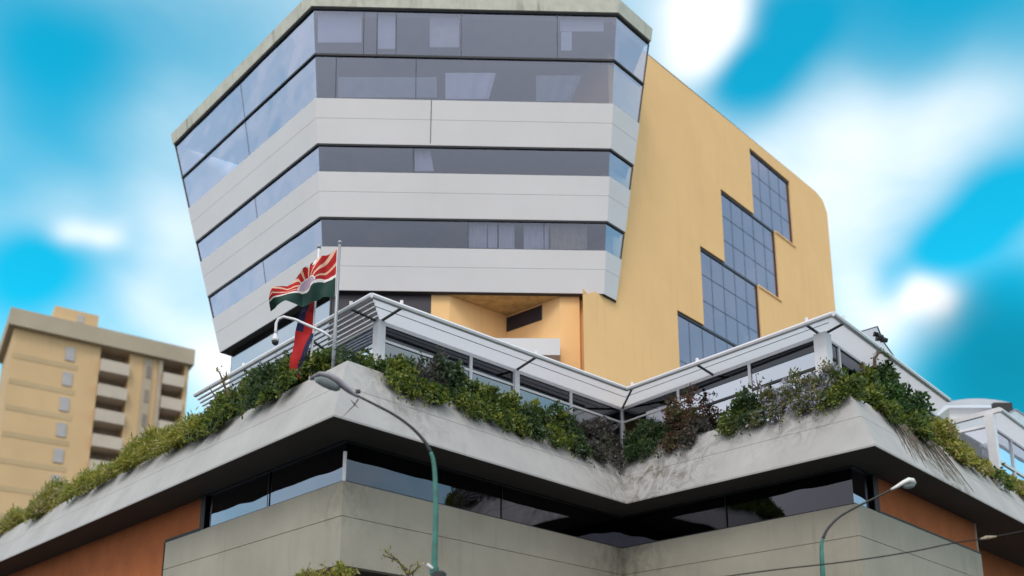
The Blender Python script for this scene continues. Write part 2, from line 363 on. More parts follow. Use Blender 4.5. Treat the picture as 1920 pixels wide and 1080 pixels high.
g.sweep(lambda d, z: offset_path(QB, d), [(-.06, 5.2), (-.06, 6.63), (-.035, 6.635), (-.035, 6.65), (-.06, 6.655), (-.06, 7.69), (.25, 7.69), (.25, 5.2)])
g.build('concrete_band', M['podium'], bld)
g = MB()  # dark joint under the band on the left wing end
g.bar((*gL, 5.2), (*gL, 7.70), .14, .14)
jw = offset_path([gL, gW], -.03)
g.bar((jw[0][0], jw[0][1], 7.74), (jw[1][0], jw[1][1], 7.74), .10, .10); g.build('shadow_joint', M['darkgap'], bld); g = MB()
jr = offset_path([gRw, gR], -.03)
g.bar((jr[0][0], jr[0][1], 7.73), (jr[1][0], jr[1][1], 7.73), .07, .07)
g.build('shadow_joint', M['darkgap'], bld)
# window strip round the podium
fr = MB()
fq = lambda d, z: offset_path(QW, d)
fr.sweep(fq, [(.02, 7.69), (.02, 7.75), (.14, 7.75), (.14, 7.69)]); fr.sweep(fq, [(.02, 8.94), (.02, 9.015), (.14, 9.015), (.14, 8.94)])
for p in (gW, gRw): fr.bar((p[0], p[1] + .02, 7.7), (p[0], p[1] + .02, 9.01), .16, .22)
c1 = fq(.05, 0)[1]; 
for seg, n in ((0, 2), (1, 2), (2, 2)):
    o_ = fq(.06, 0); a, b = o_[seg], o_[seg + 1]
    for k in range(1, n): x = a[0] + (b[0] - a[0]) * k / n; y = a[1] + (b[1] - a[1]) * k / n; fr.bar((x, y, 7.72), (x, y, 8.98), .014, .05)
win = fr.build('window', M['mullion'], bld)
g = MB(); g.bar((c1[0], c1[1] - .04, 7.72), (c1[0], c1[1] - .04, 8.62), .10, .06); g.build('corner_post', M['white'], win)
g = MB(); g.sweep(fq, [(.10, 7.72), (.10, 8.98)], closed=False); g.build('pane', M['glass_pod'], win, recalc=False)
g = MB(); g.sweep(fq, [(1.6, 7.4), (1.6, 9.2)], closed=False); g.sweep(fq, [(.2, 7.5), (1.6, 7.5)], closed=False); g.build('room_wall', M['purple'], bld, recalc=False)
# orange wing walls
g = MB()
g.sweep(lambda d, z: offset_path([wp[0], gL, gW], d), [(.10, 0), (.10, 9.02), (.4, 9.02), (.4, 0)]); g.build('orange_wall', M['orange'], bld); g = MB()
g.sweep(lambda d, z: offset_path([gRw, gR], d), [(.05, 7.7), (.05, 9.02), (.4, 9.02), (.4, 7.7)]); g.build('orange_wall', M['orange'], bld); g = MB()
e0 = (gR[0] - 1.6 * q, gR[1] + 1.6 * q); e1 = (e0[0] + 26 * q, e0[1] + 26 * q)
g.sweep(lambda d, z: offset_path([e0, e1], d), [(0, -1.6), (0, 9.02), (.4, 9.02), (.4, -1.6)])
g.build('orange_wall', M['orange'], bld)
g = MB()   # return wall and dark lower storey
g.prism([gR, e0, (e0[0] + .1, e0[1] + .2), (gR[0] - .2, gR[1] - .0)], -1.6, 9.0)
g.build('return_wall', M['podium'], bld)
g = MB(); g.sweep(lambda d, z: offset_path(QB, d), [(.24, 5.25), (2.4, 5.25), (2.4, 5.4), (.24, 5.4)]); g.sweep(lambda d, z: offset_path(QB, d), [(1.9, -1.6), (1.9, 5.3), (2.2, 5.3), (2.2, -1.6)])
g.sweep(lambda d, z: offset_path([PL, gL], d), [(1.5, -1.6), (1.5, 0.02), (1.9, 0.02), (1.9, -1.6)])
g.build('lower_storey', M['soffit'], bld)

# --- tower
T = .135; K = .028; Z0 = 19.2
B0 = (-8.08, 36.0)
def lines(off, z):
    h = z - Z0
    fn = Vector((-K, 1)); fn.normalize()                     # front: fn.p = fd
    fd = fn.dot(Vector(B0)) - T * h + off
    ln = Vector((q, q)); ld = ln.dot(Vector(B0)) - T * h + off
    rn = Vector((-q, q)); rd = 22.90 - T * h + off
    return (ln, ld), (fn, fd), (rn, rd)
def isect(a, b):
    (n1, d1), (n2, d2) = a, b; det = n1.x * n2.y - n1.y * n2.x
    return ((d1 * n2.y - d2 * n1.y) / det, (n1.x * d2 - n2.x * d1) / det)
vdir = Vector((-q, q)); udir = Vector((q, q))
def ring(off, z):
    l, f, r = lines(off, z)
    s = 40.15 + .287 * (z - Z0); u = 29.35 + .066 * (z - Z0)
    A = isect(l, (vdir, s)); D = isect(r, (udir, u))
    return [A, isect(l, f), isect(f, r), D]
def spandrel(z0, z1, name='spandrel', m='panel', th=.28, groove=True, proud=0):
    g = MB(); zm = z0 + (z1 - z0) * .56
    pr = [(-proud, z0)]
    if groove: pr += [(-proud, zm - .008), (.02, zm - .006), (.02, zm + .006), (-proud, zm + .008)]
    pr += [(-proud, z1), (th, z1), (th, z0)]
    g.sweep(ring, pr); return g.build(name, M[m], bld)
def on_front(px, py, off=0.):
    l, f, r = lines(off, 0)     # plane fn.p + T z = const
    fn = f[0]; d0 = f[1]        # value at z=0
    rr = ray(px, py); k = d0 / (fn.x * rr[0] + fn.y * rr[1] + T * rr[2]); return (rr[0] * k, rr[1] * k, rr[2] * k)
levels = [(19.2, 21.1), (22.42, 24.42), (25.68, 27.72)]
for z0, z1 in levels: spandrel(z0, z1)
wins = [(21.1, 22.42), (24.42, 25.68), (27.72, 29.76), (29.76, 31.88)]
spandrel(31.88, 32.52, 'roof_fascia', 'fascia', .5, False, .06)
g = MB(); bo = on_front(808, 230, -.004); lo = on_front(807, 268.5, -.004); hi = on_front(809, 186, -.004); g.bar(lo, hi, .03, .012); g.build('panel_joint', M['mullion'], bld)
mull = {0: [878, 934, 1020], 1: [775], 2: [630, 780], 3: [682, 707, 743, 865, 1045]}
wobj = []
for i, (z0, z1) in enumerate(wins):
    g = MB()
    g.sweep(ring, [(.015, z1 - .075), (.015, z1 - .002), (.26, z1 - .002), (.26, z1 - .075)])      # black head joint
    g.sweep(ring, [(.05, z0 + .002), (.05, z0 + .04), (.26, z0 + .04), (.26, z0 + .002)])
    pyc = {0: 434, 1: 296, 2: 142, 3: 56}[i]
    for px in mull[i]:
        p = on_front(px, pyc, .07); a = None
        for zz, lst in ((z0 + .04, 0), (z1 - .1, 1)):
            _, f, _ = lines(.07, zz); y = (f[1] - f[0].x * p[0]) / f[0].y
            if lst == 0: a = (p[0], y, zz)
            else: g.bar(a, (p[0], y, zz), .022, .05)
    for j in (0, 3):
        r0 = ring(.06, z0 + .04)[j]; r1 = ring(.06, z1 - .1)[j]; g.bar((*r0, z0 + .04), (*r1, z1 - .1), .03, .05)
    for seg, fr_ in ((0, .52),):
        ra = ring(.07, z0 + .04); rb = ring(.07, z1 - .1)
        pa = [ra[0][k] + (ra[1][k] - ra[0][k]) * fr_ for k in (0, 1)]; pb = [rb[0][k] + (rb[1][k] - rb[0][k]) * fr_ for k in (0, 1)]
        g.bar((*pa, z0 + .04), (*pb, z1 - .1), .006, .02)
    w = g.build('window', M['mullion'], bld); wobj.append(w)
    g = MB(); g.sweep(ring, [(.085, z0 + .03), (.085, z1 - .09)], closed=False); g.build('pane', M['glass_front'], w, recalc=False)
# floors, inner walls, roof
g = MB()
for z in (19.3, 22.5, 25.76, 31.95):
    r = ring(.3, z); pl = r + [(5.0, 44), (-8, 50)]
    g.prism(pl, z, z + .3)
for z0, z1 in wins[:2] + [(27.72, 31.9)]:
    rr_ = ring(4.2, z0 - .3); r = [rr_[0], rr_[1], rr_[2]]
    r2 = [(p[0], p[1]) for p in r]
    for a, b in zip(r2, r2[1:]): g.poly([(*a, z0 - .5), (*b, z0 - .5), (*b, z1 + .3), (*a, z1 + .3)])
g.build('floor_slabs', M['interior'], bld)
g = MB(); a0 = ring(.02, Z0)[0]; a1 = ring(.02, 32.4)[0]   # blind rear wall of the tower's left flank
g.poly([(*a0, Z0), (*a1, 32.4), (a1[0] + 8, a1[1] + 8, 32.4), (a0[0] + 8, a0[1] + 8, Z0)]); g.build('rear_wall', M['panel'], bld)
# soffit under the tower
r = ring(.02, 19.2)
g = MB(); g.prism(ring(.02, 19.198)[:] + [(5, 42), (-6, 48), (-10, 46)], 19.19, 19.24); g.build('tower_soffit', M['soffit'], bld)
# base storey below the tower
RZ = 10.6
bc = isect(lines(.45, Z0)[0], lines(.28, Z0)[1]); bl = along(bc, (bc[0] - q, bc[1] + q), 437, 668)
def fx(px, off=.28):   # point of the base front plane in pixel column px at soffit height
    (fn, fd) = lines(off, Z0)[1]; r_ = ray(px, 548); k = fd / (fn.x * r_[0] + fn.y * r_[1]); return (r_[0] * k, r_[1] * k)
f810 = fx(809); f842 = fx(843); f1050 = fx(1050); f1088 = fx(1086); f1092 = fx(1094)
g = MB(); g.prism([bl, bc, f810, (f810[0], f810[1] + .3), (bc[0] + .3, bc[1] + .3), (bl[0] + .3, bl[1] + .1)], RZ, 19.19); g.build('base_cladding', M['purple'], bld)
fr = MB()
n = 2
for k in range(n + 1):
    x = bl[0] + (bc[0] - bl[0]) * k / n; y = bl[1] + (bc[1] - bl[1]) * k / n; fr.bar((x - .03, y - .03, RZ), (x - .03, y - .03, 19.1), .06, .06)
w = fr.build('window', M['mullion'], bld)
g = MB(); bl2 = (bl[0] - .05, bl[1] - .05); bc2 = (bc[0] - .05, bc[1] - .05); g.poly([(*bl2, RZ), (*bc2, RZ), (*bc2, 19.1), (*bl2, 19.1)])
g.build('pane', glass('base_glass', (.15, .15, .17), (.62, .63, .68), .40, .8, .02), w, recalc=False)
# --- ochre block
wy = 23.05
UV = lambda u, w, z=None: ((u * q - (-w) * q * -1 * 1) if False else (u * q - w * q * -1 * -1, 0))
def pt(u, w):   # u along the ochre wall, w = depth behind it measured from the origin
    return (u * q - w * q, u * q + w * q)
us = 28.02
us = (lambda c_: (c_[0] + c_[1]) * q)(along(pt(20, wy), pt(30, wy), 1094, 600)); corner = pt(us, wy)
ic = (-.24, 38.4)
g = MB()
g.prism([f810, f842, ic, (ic[0], ic[1] + .4), (f842[0], f842[1] + .6), (f810[0], f810[1] + .4)], RZ, 19.188)
g.prism([ic, f1050, f1088, (f1088[0], f1088[1] + .35), (f1092[0] - .03, f1092[1] + .2), (corner[0] + .02, corner[1] + .25), (corner[0] + .5, corner[1] + 1.2), (ic[0] + .3, ic[1] + .8)], RZ, 19.188)
g.build('recess_wall', M['yellow'], bld)
# little strip window high in the recess
dv = Vector((f1050[0] - ic[0], f1050[1] - ic[1])); dvn = dv.normalized(); nrm = Vector((dvn.y, -dvn.x)); 
if nrm.dot(Vector((-1, -1))) < 0: nrm = -nrm
sa = Vector(ic) + dvn * .05 + nrm * .02; sb = Vector(ic) + dvn * (dv.length * .665) + nrm * .02
g = MB(); 
for (a, b, z0, z1) in ((sa, sb, 18.42, 18.47), (sa, sb, 19.05, 19.10)): g.bar((a.x, a.y, z0), (b.x, b.y, z0 + .001), .05, .05)
for p in (sa, sb): g.bar((p.x, p.y, 18.43), (p.x, p.y, 19.09), .05, .05)
w = g.build('window', M['mullion'], bld)
g = MB(); g.poly([(sa.x, sa.y, 18.44), (sb.x, sb.y, 18.44), (sb.x, sb.y, 19.08), (sa.x, sa.y, 19.08)]); g.build('pane', M['purple'], w, recalc=False)
# yellow recess ceiling
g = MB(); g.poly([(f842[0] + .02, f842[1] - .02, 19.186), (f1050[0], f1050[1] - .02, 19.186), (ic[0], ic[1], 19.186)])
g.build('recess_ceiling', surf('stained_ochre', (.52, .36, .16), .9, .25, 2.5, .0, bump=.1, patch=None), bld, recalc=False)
# white balcony ledge
g = MB(); a = atY(800, 637, 35.75); b = atY(1050, 637, 35.75); g.prism([(a[0], 35.7), (b[0], 35.75), (b[0], 36.7), (a[0], 36.65)], 16.1, 16.85); g.build('balcony', M['panel'], bld)
# ochre stair wall, built of cells so the stepped window is a real opening
cu = [us, 29.4, 34.2, 36.47, 38.75, 42.1, 44.42, 46.62, 51.45]
cz = [RZ, 19.2, 20.55, 24.9, 29.2, 33.4]
def ztop(u): return 33.75 + max(0, u - 32) * .033
def is_hole(i, j):
    u = (cu[i] + cu[i + 1]) / 2; z = (cz[j] + cz[j + 1]) / 2
    if z > 20.55 and z < 24.9: return 36.47 < u < 42.1
    if 24.9 < z < 29.2: return 38.75 < u < 44.42
    if 29.2 < z < 33.4: return 42.1 < u < 46.62
    if z < 20.55: return 34.2 < u < 42.1
    return False
g = MB()
def quad(u0, w0, z0, u1, w1, z1, m=0):
    if abs(z0 - z1) < 1e-6:
        a, b, c_, d = pt(u0, w0), pt(u1, w0), pt(u1, w1), pt(u0, w1); g.poly([(*a, z0), (*b, z0), (*c_, z0), (*d, z0)], m)
    else:
        a, b = pt(u0, w0), pt(u1, w1); g.poly([(*a, z0), (*b, z0), (*b, z1), (*a, z1)], m)
RV = .16
for i in range(len(cu) - 1):
    for j in range(len(cz) - 1):
        if is_hole(i, j):
            if not is_hole(i - 1, j): quad(cu[i], wy, cz[j], cu[i], wy + RV, cz[j + 1])
            if not is_hole(i + 1, j): quad(cu[i + 1], wy, cz[j], cu[i + 1], wy + RV, cz[j + 1])
            if j + 1 < len(cz) - 1 and not is_hole(i, j + 1): quad(cu[i], wy, cz[j + 1], cu[i + 1], wy + RV, cz[j + 1])
            if j + 1 == len(cz) - 1: quad(cu[i], wy, cz[j + 1], cu[i + 1], wy + RV, cz[j + 1])
            if j > 0 and not is_hole(i, j - 1): quad(cu[i], wy, cz[j], cu[i + 1], wy + RV, cz[j])
        elif cu[i] < 29 and j == 0:      # cut back under the tower's soffit
            ry = ray(1094, 553); p_ = pt(us, wy); zz_ = ry[2] * p_[1] / ry[1]
            g.poly([(*p_, RZ), (*pt(29.4, wy), RZ), (*pt(29.4, wy), 19.2), (*pt(28.05, wy), 19.19), (*p_, min(19.19, zz_))])
        elif not (cu[i] < 29 and cz[j] >= 19.2): quad(cu[i], wy, cz[j], cu[i + 1], wy, cz[j + 1])
for i in range(1, len(cu) - 1):     # strip above the openings up to the sloping coping
    u0, u1 = cu[i], cu[i + 1]; a, b = pt(u0, wy), pt(u1, wy)
    if i == len(cu) - 2:
        um = 50.1; m_ = pt(um, wy)
        g.poly([(*a, 33.4), (*b, 33.4), (*b, 33.45), (*pt(50.95, wy), 34.15), (*m_, ztop(um)), (*a, ztop(u0))])
    else: g.poly([(*a, 33.4), (*b, 33.4), (*b, ztop(u1)), (*a, ztop(u0))])
e = 51.45                           # flank, roof and rear of the block
fl = [(wy, RZ), (wy + 11, RZ), (wy + 11, 33.45), (wy, 33.45)]
g.poly([(*pt(e, w_), z_) for w_, z_ in fl])
for (ua, za), (ub, zb) in zip([(29.4, ztop(29.4)), (50.1, ztop(50.1)), (50.95, 34.15)], [(50.1, ztop(50.1)), (50.95, 34.15), (e, 33.45)]):
    g.poly([(*pt(ua, wy), za), (*pt(ub, wy), zb), (*pt(ub, wy + 11), zb), (*pt(ua, wy + 11), za)])
g.poly([(*pt(29.4, wy + .5), 19.2), (*pt(29.4, wy + 11), 19.2), (*pt(29.4, wy + 11), ztop(29.4)), (*pt(29.4, wy), ztop(29.4)), (*pt(29.4, wy), 19.2)])
g.build('ochre_wall', M['yellow'], bld, recalc=False)
# stepped stair window
PN = [(42.1, 46.62, 29.2, 33.4, 4, 3), (38.75, 44.42, 24.9, 29.2, 5, 3), (36.47, 42.1, 20.55, 24.9, 5, 3), (34.2, 42.1, RZ, 20.55, 7, 4)]
fr = MB(); wg = wy + RV - .03
for (u0, u1, z0, z1, nc, nr) in PN:
    for k in range(nc + 1):
        u = u0 + (u1 - u0) * k / nc; ww = .05 if k in (0, nc) else .010; u += (.035 if k == 0 else -.035 if k == nc else 0)
        p = pt(u, wg - .02); fr.bar((*p, z0 + .01), (*p, z1 - .01), ww, .06 if k in (0, nc) else .012, up=(q, q, 0))
    for k in range(nr + 1):
        z = z0 + (z1 - z0) * k / nr; hh = .10 if k == nr else .012
        if k == nr: z -= .09
        a, b = pt(u0 + .01, wg - .022), pt(u1 - .01, wg - .022); fr.bar((*a, z), (*b, z), .06 if k == nr else .012, hh)
w = fr.build('window', surf('stair_mullion', (.045, .05, .07), .4, .1, 3, bump=0), bld)
g2 = MB()
for k, (u0, u1, z0, z1, nc, nr) in enumerate(PN): g2.poly([(*pt(u0, wg), z0), (*pt(u1, wg), z0), (*pt(u1, wg), z1), (*pt(u0, wg), z1)])
g2.build('pane', M['glass_stair'], w, recalc=False)
g2 = MB()   # sills under the two outer steps
for u0, u1, z in ((44.42, 46.75, 29.2), (42.1, 44.55, 24.9)): a, b = pt(u0, wy - .02), pt(u1, wy - .02); g2 = MB(); g2.bar((*a, z - .13), (*b, z - .13), .08, .05); g2.build('sill', M['yellow'], w)
g2 = MB()
for zz in (20.4, 24.7, 29.0): a, b, c_, d = pt(33.9, wy + .3), pt(47, wy + .3), pt(47, wy + 4), pt(33.9, wy + 4); g2.prism([a, b, c_, d], zz, zz + .2)
a, b = pt(33.8, wy + 4), pt(47, wy + 4); g2.poly([(*a, RZ), (*b, RZ), (*b, 33.5), (*a, 33.5)])
g2.build('stair_landing', M['interior'], bld, recalc=False)

# blinds and curtains hanging behind the tower's panes
def hang(name, label, cat, px0, px1, py0, py1, m, folds=0, group=None, skew=0):
    g = MB(); n = max(1, folds * 4 if folds else 1)
    for k in range(n):
        xs = [px0 + (px1 - px0) * (k + d) / n for d in (0, 1)]
        offs = [.34 + (.05 * math.sin((k + d) * math.pi / 2 + .3) if folds else 0) for d in (0, 1)]
        sk = [skew * (k + d) / n for d in (0, 1)]
        a = on_front(xs[0], py0, offs[0]); b = on_front(xs[1], py0, offs[1]); c_ = on_front(xs[1] + sk[1], py1, offs[1]); d_ = on_front(xs[0] + sk[0], py1, offs[0])
        g.poly([a, b, c_, d_])
    o = g.build(name, M[m], None, recalc=False)
    sol = o.modifiers.new('thickness', 'SOLIDIFY'); sol.thickness = .02
    return tag(o, label, cat, group)
hang('window_blind', 'wide pale blue blind in the top window row at its left corner', 'blind', 596, 678, 18, 80, 'blind')
hang('window_blind', 'narrow pale blind in the top window row, second from the left', 'blind', 709, 741, 17, 92, 'blind')
hang('window_blind', 'brightest pale square blind near the middle of the top window row', 'blind', 806, 861, 18, 89, 'curtain')
hang('window_blind', 'short pale blind across the top right of the top window row', 'blind', 1050, 1132, 26, 59, 'blind')
hang('window_blind', 'small low pale blind under the short one at the right of the top row', 'blind', 1052, 1072, 60, 95, 'blind')
hang('window_blind', 'grey green blind across the lower half of the second window row', 'blind', 634, 819, 145, 183, 'greenblind')
hang('curtain', 'grey curtain gathered to the right in the second window row', 'curtain', 835, 930, 137, 186, 'blind', 3, None, -14)
hang('curtain', 'dim grey curtain corner at the right of the second window row', 'curtain', 1005, 1090, 142, 190, 'greenblind', 3, None, -20)
hang('curtain', 'pale curtain pulled aside in the third window row', 'curtain', 778, 805, 272, 321, 'blind', 2, None, 8)
hang('curtain', 'white pleated curtain at the left of the lowest tower window row', 'curtain', 878, 912, 412, 465, 'curtain', 5)
hang('curtain', 'flat white curtain second from the left in the lowest tower row', 'curtain', 915, 932, 412, 465, 'curtain', 1)
hang('curtain', 'white curtain third from the left in the lowest tower row', 'curtain', 935, 964, 413, 466, 'curtain', 2)
hang('curtain', 'white curtain right of the dark gap in the lowest tower row', 'curtain', 982, 1028, 413, 467, 'curtain', 4)
hang('curtain', 'beige curtain at the right end of the lowest tower window row', 'curtain', 1032, 1100, 414, 468, 'beige', 4)

# ================================================================= TERRACE PAVILION
C1 = (-4.42, 28.42); C2 = (4.60, 36.45); C3 = (10.68, 29.43); C4 = (19.95, 39.2); C5 = (20.85, 38.3)
CL = (C1[0] - 12 * q, C1[1] + 12 * q); C6 = (C5[0] + 12 * q, C5[1] + 12 * q)
O1 = (-4.48, 27.03); O2 = (4.62, 34.85); O3 = (10.69, 28.3); O4 = (19.99, 38.0); O5 = (20.78, 37.08)
OL = (O1[0] - 12 * q, O1[1] + 12 * q); O6 = (O5[0] + 12 * q, O5[1] + 12 * q)
ZC, ZO = 14.0, 14.2
def lerp2(a, b, t): return (a[0] + (b[0] - a[0]) * t, a[1] + (b[1] - a[1]) * t)
def v3(p, z): return (p[0], p[1], z)
def pavilion(name, label, segs, first=True, roofpl=None):
    root = thing(name, (*segs[0][0], RZ), label, 'canopy')
    return root
def awning_panel(g, ca, cb, oa, ob):
    g.poly([v3(ca, ZC + .02), v3(cb, ZC + .02), v3(ob, ZO), v3(oa, ZO)])
def bracket(par, c, o, white=True):
    g = MB(); c = Vector(c); o = Vector(o); d = (o - c); 
    g.bar(v3(c, ZC - .02), v3(c + d * .98, ZO - .045), .06, .07, 0)
    g.bar(v3(c + d * 1.0, ZO - .02), v3(c + d * 1.0, ZO + .22), .10, .10, 1)
    g.build('bracket', [M['darkmetal'], M['white']], par)
def post(par, p, w, z0=10.7, z1=ZC, m='white', name='post'):
    g = MB(); g.bar(v3(p, z0), v3(p, z1), w, w, up=(q, q, 0)); return g.build(name, M[m], par)
# main pavilion
pav = thing('terrace_pavilion', (C2[0], C2[1], RZ), 'white framed glass terrace pavilion with flared grey awning bending round the inner corner', 'pavilion')
cpts = [CL, C1, C2, C3, (C3[0] + 9.2 * q * 1.0, C3[1] + 9.2 * q * 1.0)]
C3e = lerp2(C3, C4, .80); O3e = lerp2(O3, O4, .80)
g = MB(); awning_panel(g, C1, C2, O1, O2); awning_panel(g, C2, C3, O2, O3); awning_panel(g, C3, C3e, O3, O3e)
g.build('awning', M['awning'], pav, recalc=False)
g = MB()
for a, b in ((OL, O1), (O1, O2), (O2, O3), (O3, O3e)):
    g.tube([v3(a, ZO + .02), v3(b, ZO + .02)], .095, 8)
for a, b in ((C1, C2), (C2, C3)): g.bar(v3(a, ZC - .04), v3(b, ZC - .04), .10, .13)
g.bar(v3(C3, ZC - .04), v3(C3e, ZC - .04), .10, .09)
g.build('rim', M['white'], pav)
g = MB(); g.bar(v3(CL, ZC - .06), v3(C1, ZC - .06), .10, .12); g.build('rim', M['white'], pav)
g = MB()     # fine seams on the underside of the awning
for a, b, c_, d in ((C1, C2, O1, O2), (C2, C3, O2, O3)):
    p, r_ = lerp2(a, c_, .62), lerp2(b, d, .62); zz = ZC + .02 + .18 * .62 - .012
    g.bar(v3(p, zz), v3(r_, zz), .03, .012)
g.build('seam', M['lampgrey'], pav)
g = MB()     # slatted awning along the left side
for k in range(5):
    t_ = .03 + k * .185; a, b = lerp2(CL, OL, t_), lerp2(C1, O1, t_); g.bar(v3(a, ZC + .2 * t_), v3(b, ZC + .2 * t_), .09 if k else .12, .05)
g.build('slat', M['white'], pav)
for c_, o_ in ((C1, lerp2(O1, O2, .095)), (C1, lerp2(O1, OL, .095))): bracket(pav, c_, o_)
for px, py, px2, py2 in ((966, 690, 1005, 655), ): 
    bracket(pav, along(C1, C2, px, py), along(O1, O2, px2, py2))
for px, py, px2, py2 in ((1338, 700, 1307, 678), (1540, 628, 1512, 605)):
    bracket(pav, along(C2, C3, px, py), along(O2, O3, px2, py2))
bracket(pav, C2, lerp2(O2, O3, .03)); bracket(pav, C3, lerp2(O3, O4, .06))
for px in (470, 580): bracket(pav, along(CL, C1, px + 30, 680), along(OL, O1, px - 10, 640))
post(pav, C1, .30); post(pav, along(C1, C2, 882, 660), .12); post(pav, along(C1, C2, 966, 690), .24); post(pav, along(C1, C2, 1069, 735), .12)
post(pav, C2, .16)
post(pav, along(C2, C3, 1272, 730), .11); post(pav, along(C2, C3, 1405, 680), .11); post(pav, C3, .44)
post(pav, along(C3, C4, 1570, 645), .12); post(pav, along(C3, C4, 1640, 700), .12)
for px in (440, 560): post(pav, along(CL, C1, px, 680), .10)
def rail(par, a, b, z, w=.07, m='white', nm='rail'):
    g = MB(); g.bar(v3(a, z), v3(b, z), w, w); return g.build(nm, M[m], par)
rail(pav, C1, C2, 13.36, .09); rail(pav, C2, lerp2(C2, C3, .36), 13.36, .07)
rail(pav, lerp2(C2, C3, .36), C3, 12.88, .09, 'darkmetal', 'dark_rail'); rail(pav, CL, C1, 13.2, .08); rail(pav, C1, C2, 11.5, .10, 'darkmetal', 'dark_rail')
# glazing: smoked upper row, clear lower row
g = MB()
for a, b in ((C1, C2),): g.poly([v3(a, 13.38), v3(b, 13.38), v3(b, 13.92), v3(a, 13.92)])
for a, b in ((C2, C3),): g.poly([v3(a, 13.50), v3(b, 13.50), v3(b, 13.92), v3(a, 13.92)])
g.poly([v3(C3, 10.8), v3(C3e, 10.8), v3(C3e, 13.92), v3(C3, 13.92)])
g.build('smoked_pane', M['glass_dark'], pav, recalc=False)
g = MB()
g.poly([v3(C1, 10.8), v3(C2, 10.8), v3(C2, 13.34), v3(C1, 13.34)]); g.build('pane', M['glass_pav2'], pav, recalc=False); g = MB(); a = lerp2(C2, C3, .14)
g.poly([v3(a, 10.8), v3(C3, 10.8), v3(C3, 13.48), v3(a, 13.48)]); g.build('pane', M['glass_pav'], pav, recalc=False); g = MB(); g.poly([v3(CL, 10.8), v3(C1, 10.8), v3(C1, 13.9), v3(CL, 13.9)])
g.build('pane', M['glass_pav'], pav, recalc=False)
g = MB()     # room behind the glass
ip = [CL, C1, C2, C3, C4]; bk = offset_path(ip, 2.6)
for a, b in zip(bk, bk[1:]): g.poly([v3(a, 10.6), v3(b, 10.6), v3(b, 14.15), v3(a, 14.15)])
g.build('back_wall', surf('pavilion_back_wall', (.10, .095, .09), .9, .3, .5, bump=0), pav, recalc=False)
g = MB()
g.sweep(lambda d, z: offset_path(ip, d), [(.05, 14.03), (2.7, 14.2), (2.7, 14.3), (.05, 14.13)])
g.build('roof', M['interior'], pav)
# far pavilion
pv2 = thing('terrace_pavilion', (C5[0], C5[1], RZ), 'smaller white framed terrace pavilion with a thick white column at the right edge', 'pavilion')
def ext(a, b, s): return (b[0] + (b[0] - a[0]) * s, b[1] + (b[1] - a[1]) * s)
OX = (O4[0] - .6, O4[1] + .75)
g = MB(); awning_panel(g, C5, C6, O5, O6); awning_panel(g, C4, C5, OX, O5); g.build('awning', M['awning'], pv2, recalc=False)
g = MB(); g.bar(v3(OX, ZO), v3(O5, ZO), .16, .20); g.tube([v3(O5, ZO), v3(O6, ZO)], .09, 8); g.bar(v3(C5, ZC), v3(C6, ZC), .10, .14); g.build('rim', M['white'], pv2)
post(pv2, atZ(1856, 783, 13.9)[:2], .34, name='column'); 
for px in (1897, ): post(pv2, along(C5, C6, px, 850), .13)
rail(pv2, C5, C6, 12.5, .12)
g = MB(); g.poly([v3(C5, 10.7), v3(C6, 10.7), v3(C6, 13.9), v3(C5, 13.9)]); g.poly([v3(C4, 10.7), v3(C5, 10.7), v3(C5, 13.9), v3(C4, 13.9)]); g.build('pane', M['glass_pav'], pv2, recalc=False)
g = MB(); b5 = offset_path([C4, C5, C6], 2.0); g.poly([v3(b5[1], 10.6), v3(b5[2], 10.6), v3(b5[2], 14.1), v3(b5[1], 14.1)]); g.build('back_wall', M['interior'], pv2, recalc=False)
# raised awning flap beyond the right corner
fl_ = [atY(1606, 624, 31.5), atY(1645, 612, 31.5), atY(1656, 640, 32.5), atY(1686, 682, 34.5), atY(1655, 668, 34.3)]
root = thing('awning_flap', fl_[0], 'white raised awning flap standing above the canopy right of the ochre block', 'awning')
g = MB(); g.poly(fl_); o = g.build('sheet', sheetmat('pale_flap_sheet', (.75, .78, .85), (.8, .85, .95), .5), root, recalc=False)
g = MB(); g.tube([fl_[0], fl_[1]], .03, 6); g.tube([fl_[1], fl_[2], fl_[3]], .03, 6); g.build('frame', M['steel'], root)
g = MB(); c_ = atY(1646, 635, 32.0)
for dx, dz, r_ in ((0, 0, .16), (.16, -.10, .12), (-.1, .12, .10)):
    g.tube([(c_[0] + dx - .1, c_[1] - .15, c_[2] + dz), (c_[0] + dx + .12, c_[1] - .15, c_[2] + dz - .05)], [r_, r_ * .7], 8)
fld = g.build('floodlight', M['darkmetal'], root)
# low building with a curved roof far right
kb = thing('rooftop_building', atY(1830, 800, 52), 'white rooftop block with a curved grey roof behind the right pavilion', 'building')
a = atY(1778, 760, 52); b = atY(1880, 760, 52); g = MB(); g.box(a[0], b[0], 52, 60, 10, a[2] - .15); g.build('wall', M['white'], kb)
g = MB()
for k in range(8):
    t0, t1 = k / 8, (k + 1) / 8; z0_, z1_ = [a[2] - .1 + .38 * math.sin(math.pi * (.12 + .76 * t)) for t in (t0, t1)]
    x0_, x1_ = a[0] - .4 + (b[0] - a[0] + .6) * t0, a[0] - .4 + (b[0] - a[0] + .6) * t1
    g.poly([(x0_, 51.6, z0_), (x1_, 51.6, z1_), (x1_, 60, z1_), (x0_, 60, z0_)]); g.poly([(x0_, 51.6, a[2] - .15), (x1_, 51.6, a[2] - .15), (x1_, 51.6, z1_), (x0_, 51.6, z0_)])
g.build('roof', M['awning'], kb, recalc=False)
g = MB(); p = atY(1860, 760, 51.5); g.box(p[0], p[0] + 1.1, 51.3, 51.58, p[2] - 1.0, p[2] + .1); g.build('rooflight', M['darkmetal'], kb)
wh = thing('white_gable', atY(1905, 800, 46), 'pale blue white canopy gable at the right edge beyond the column', 'awning')
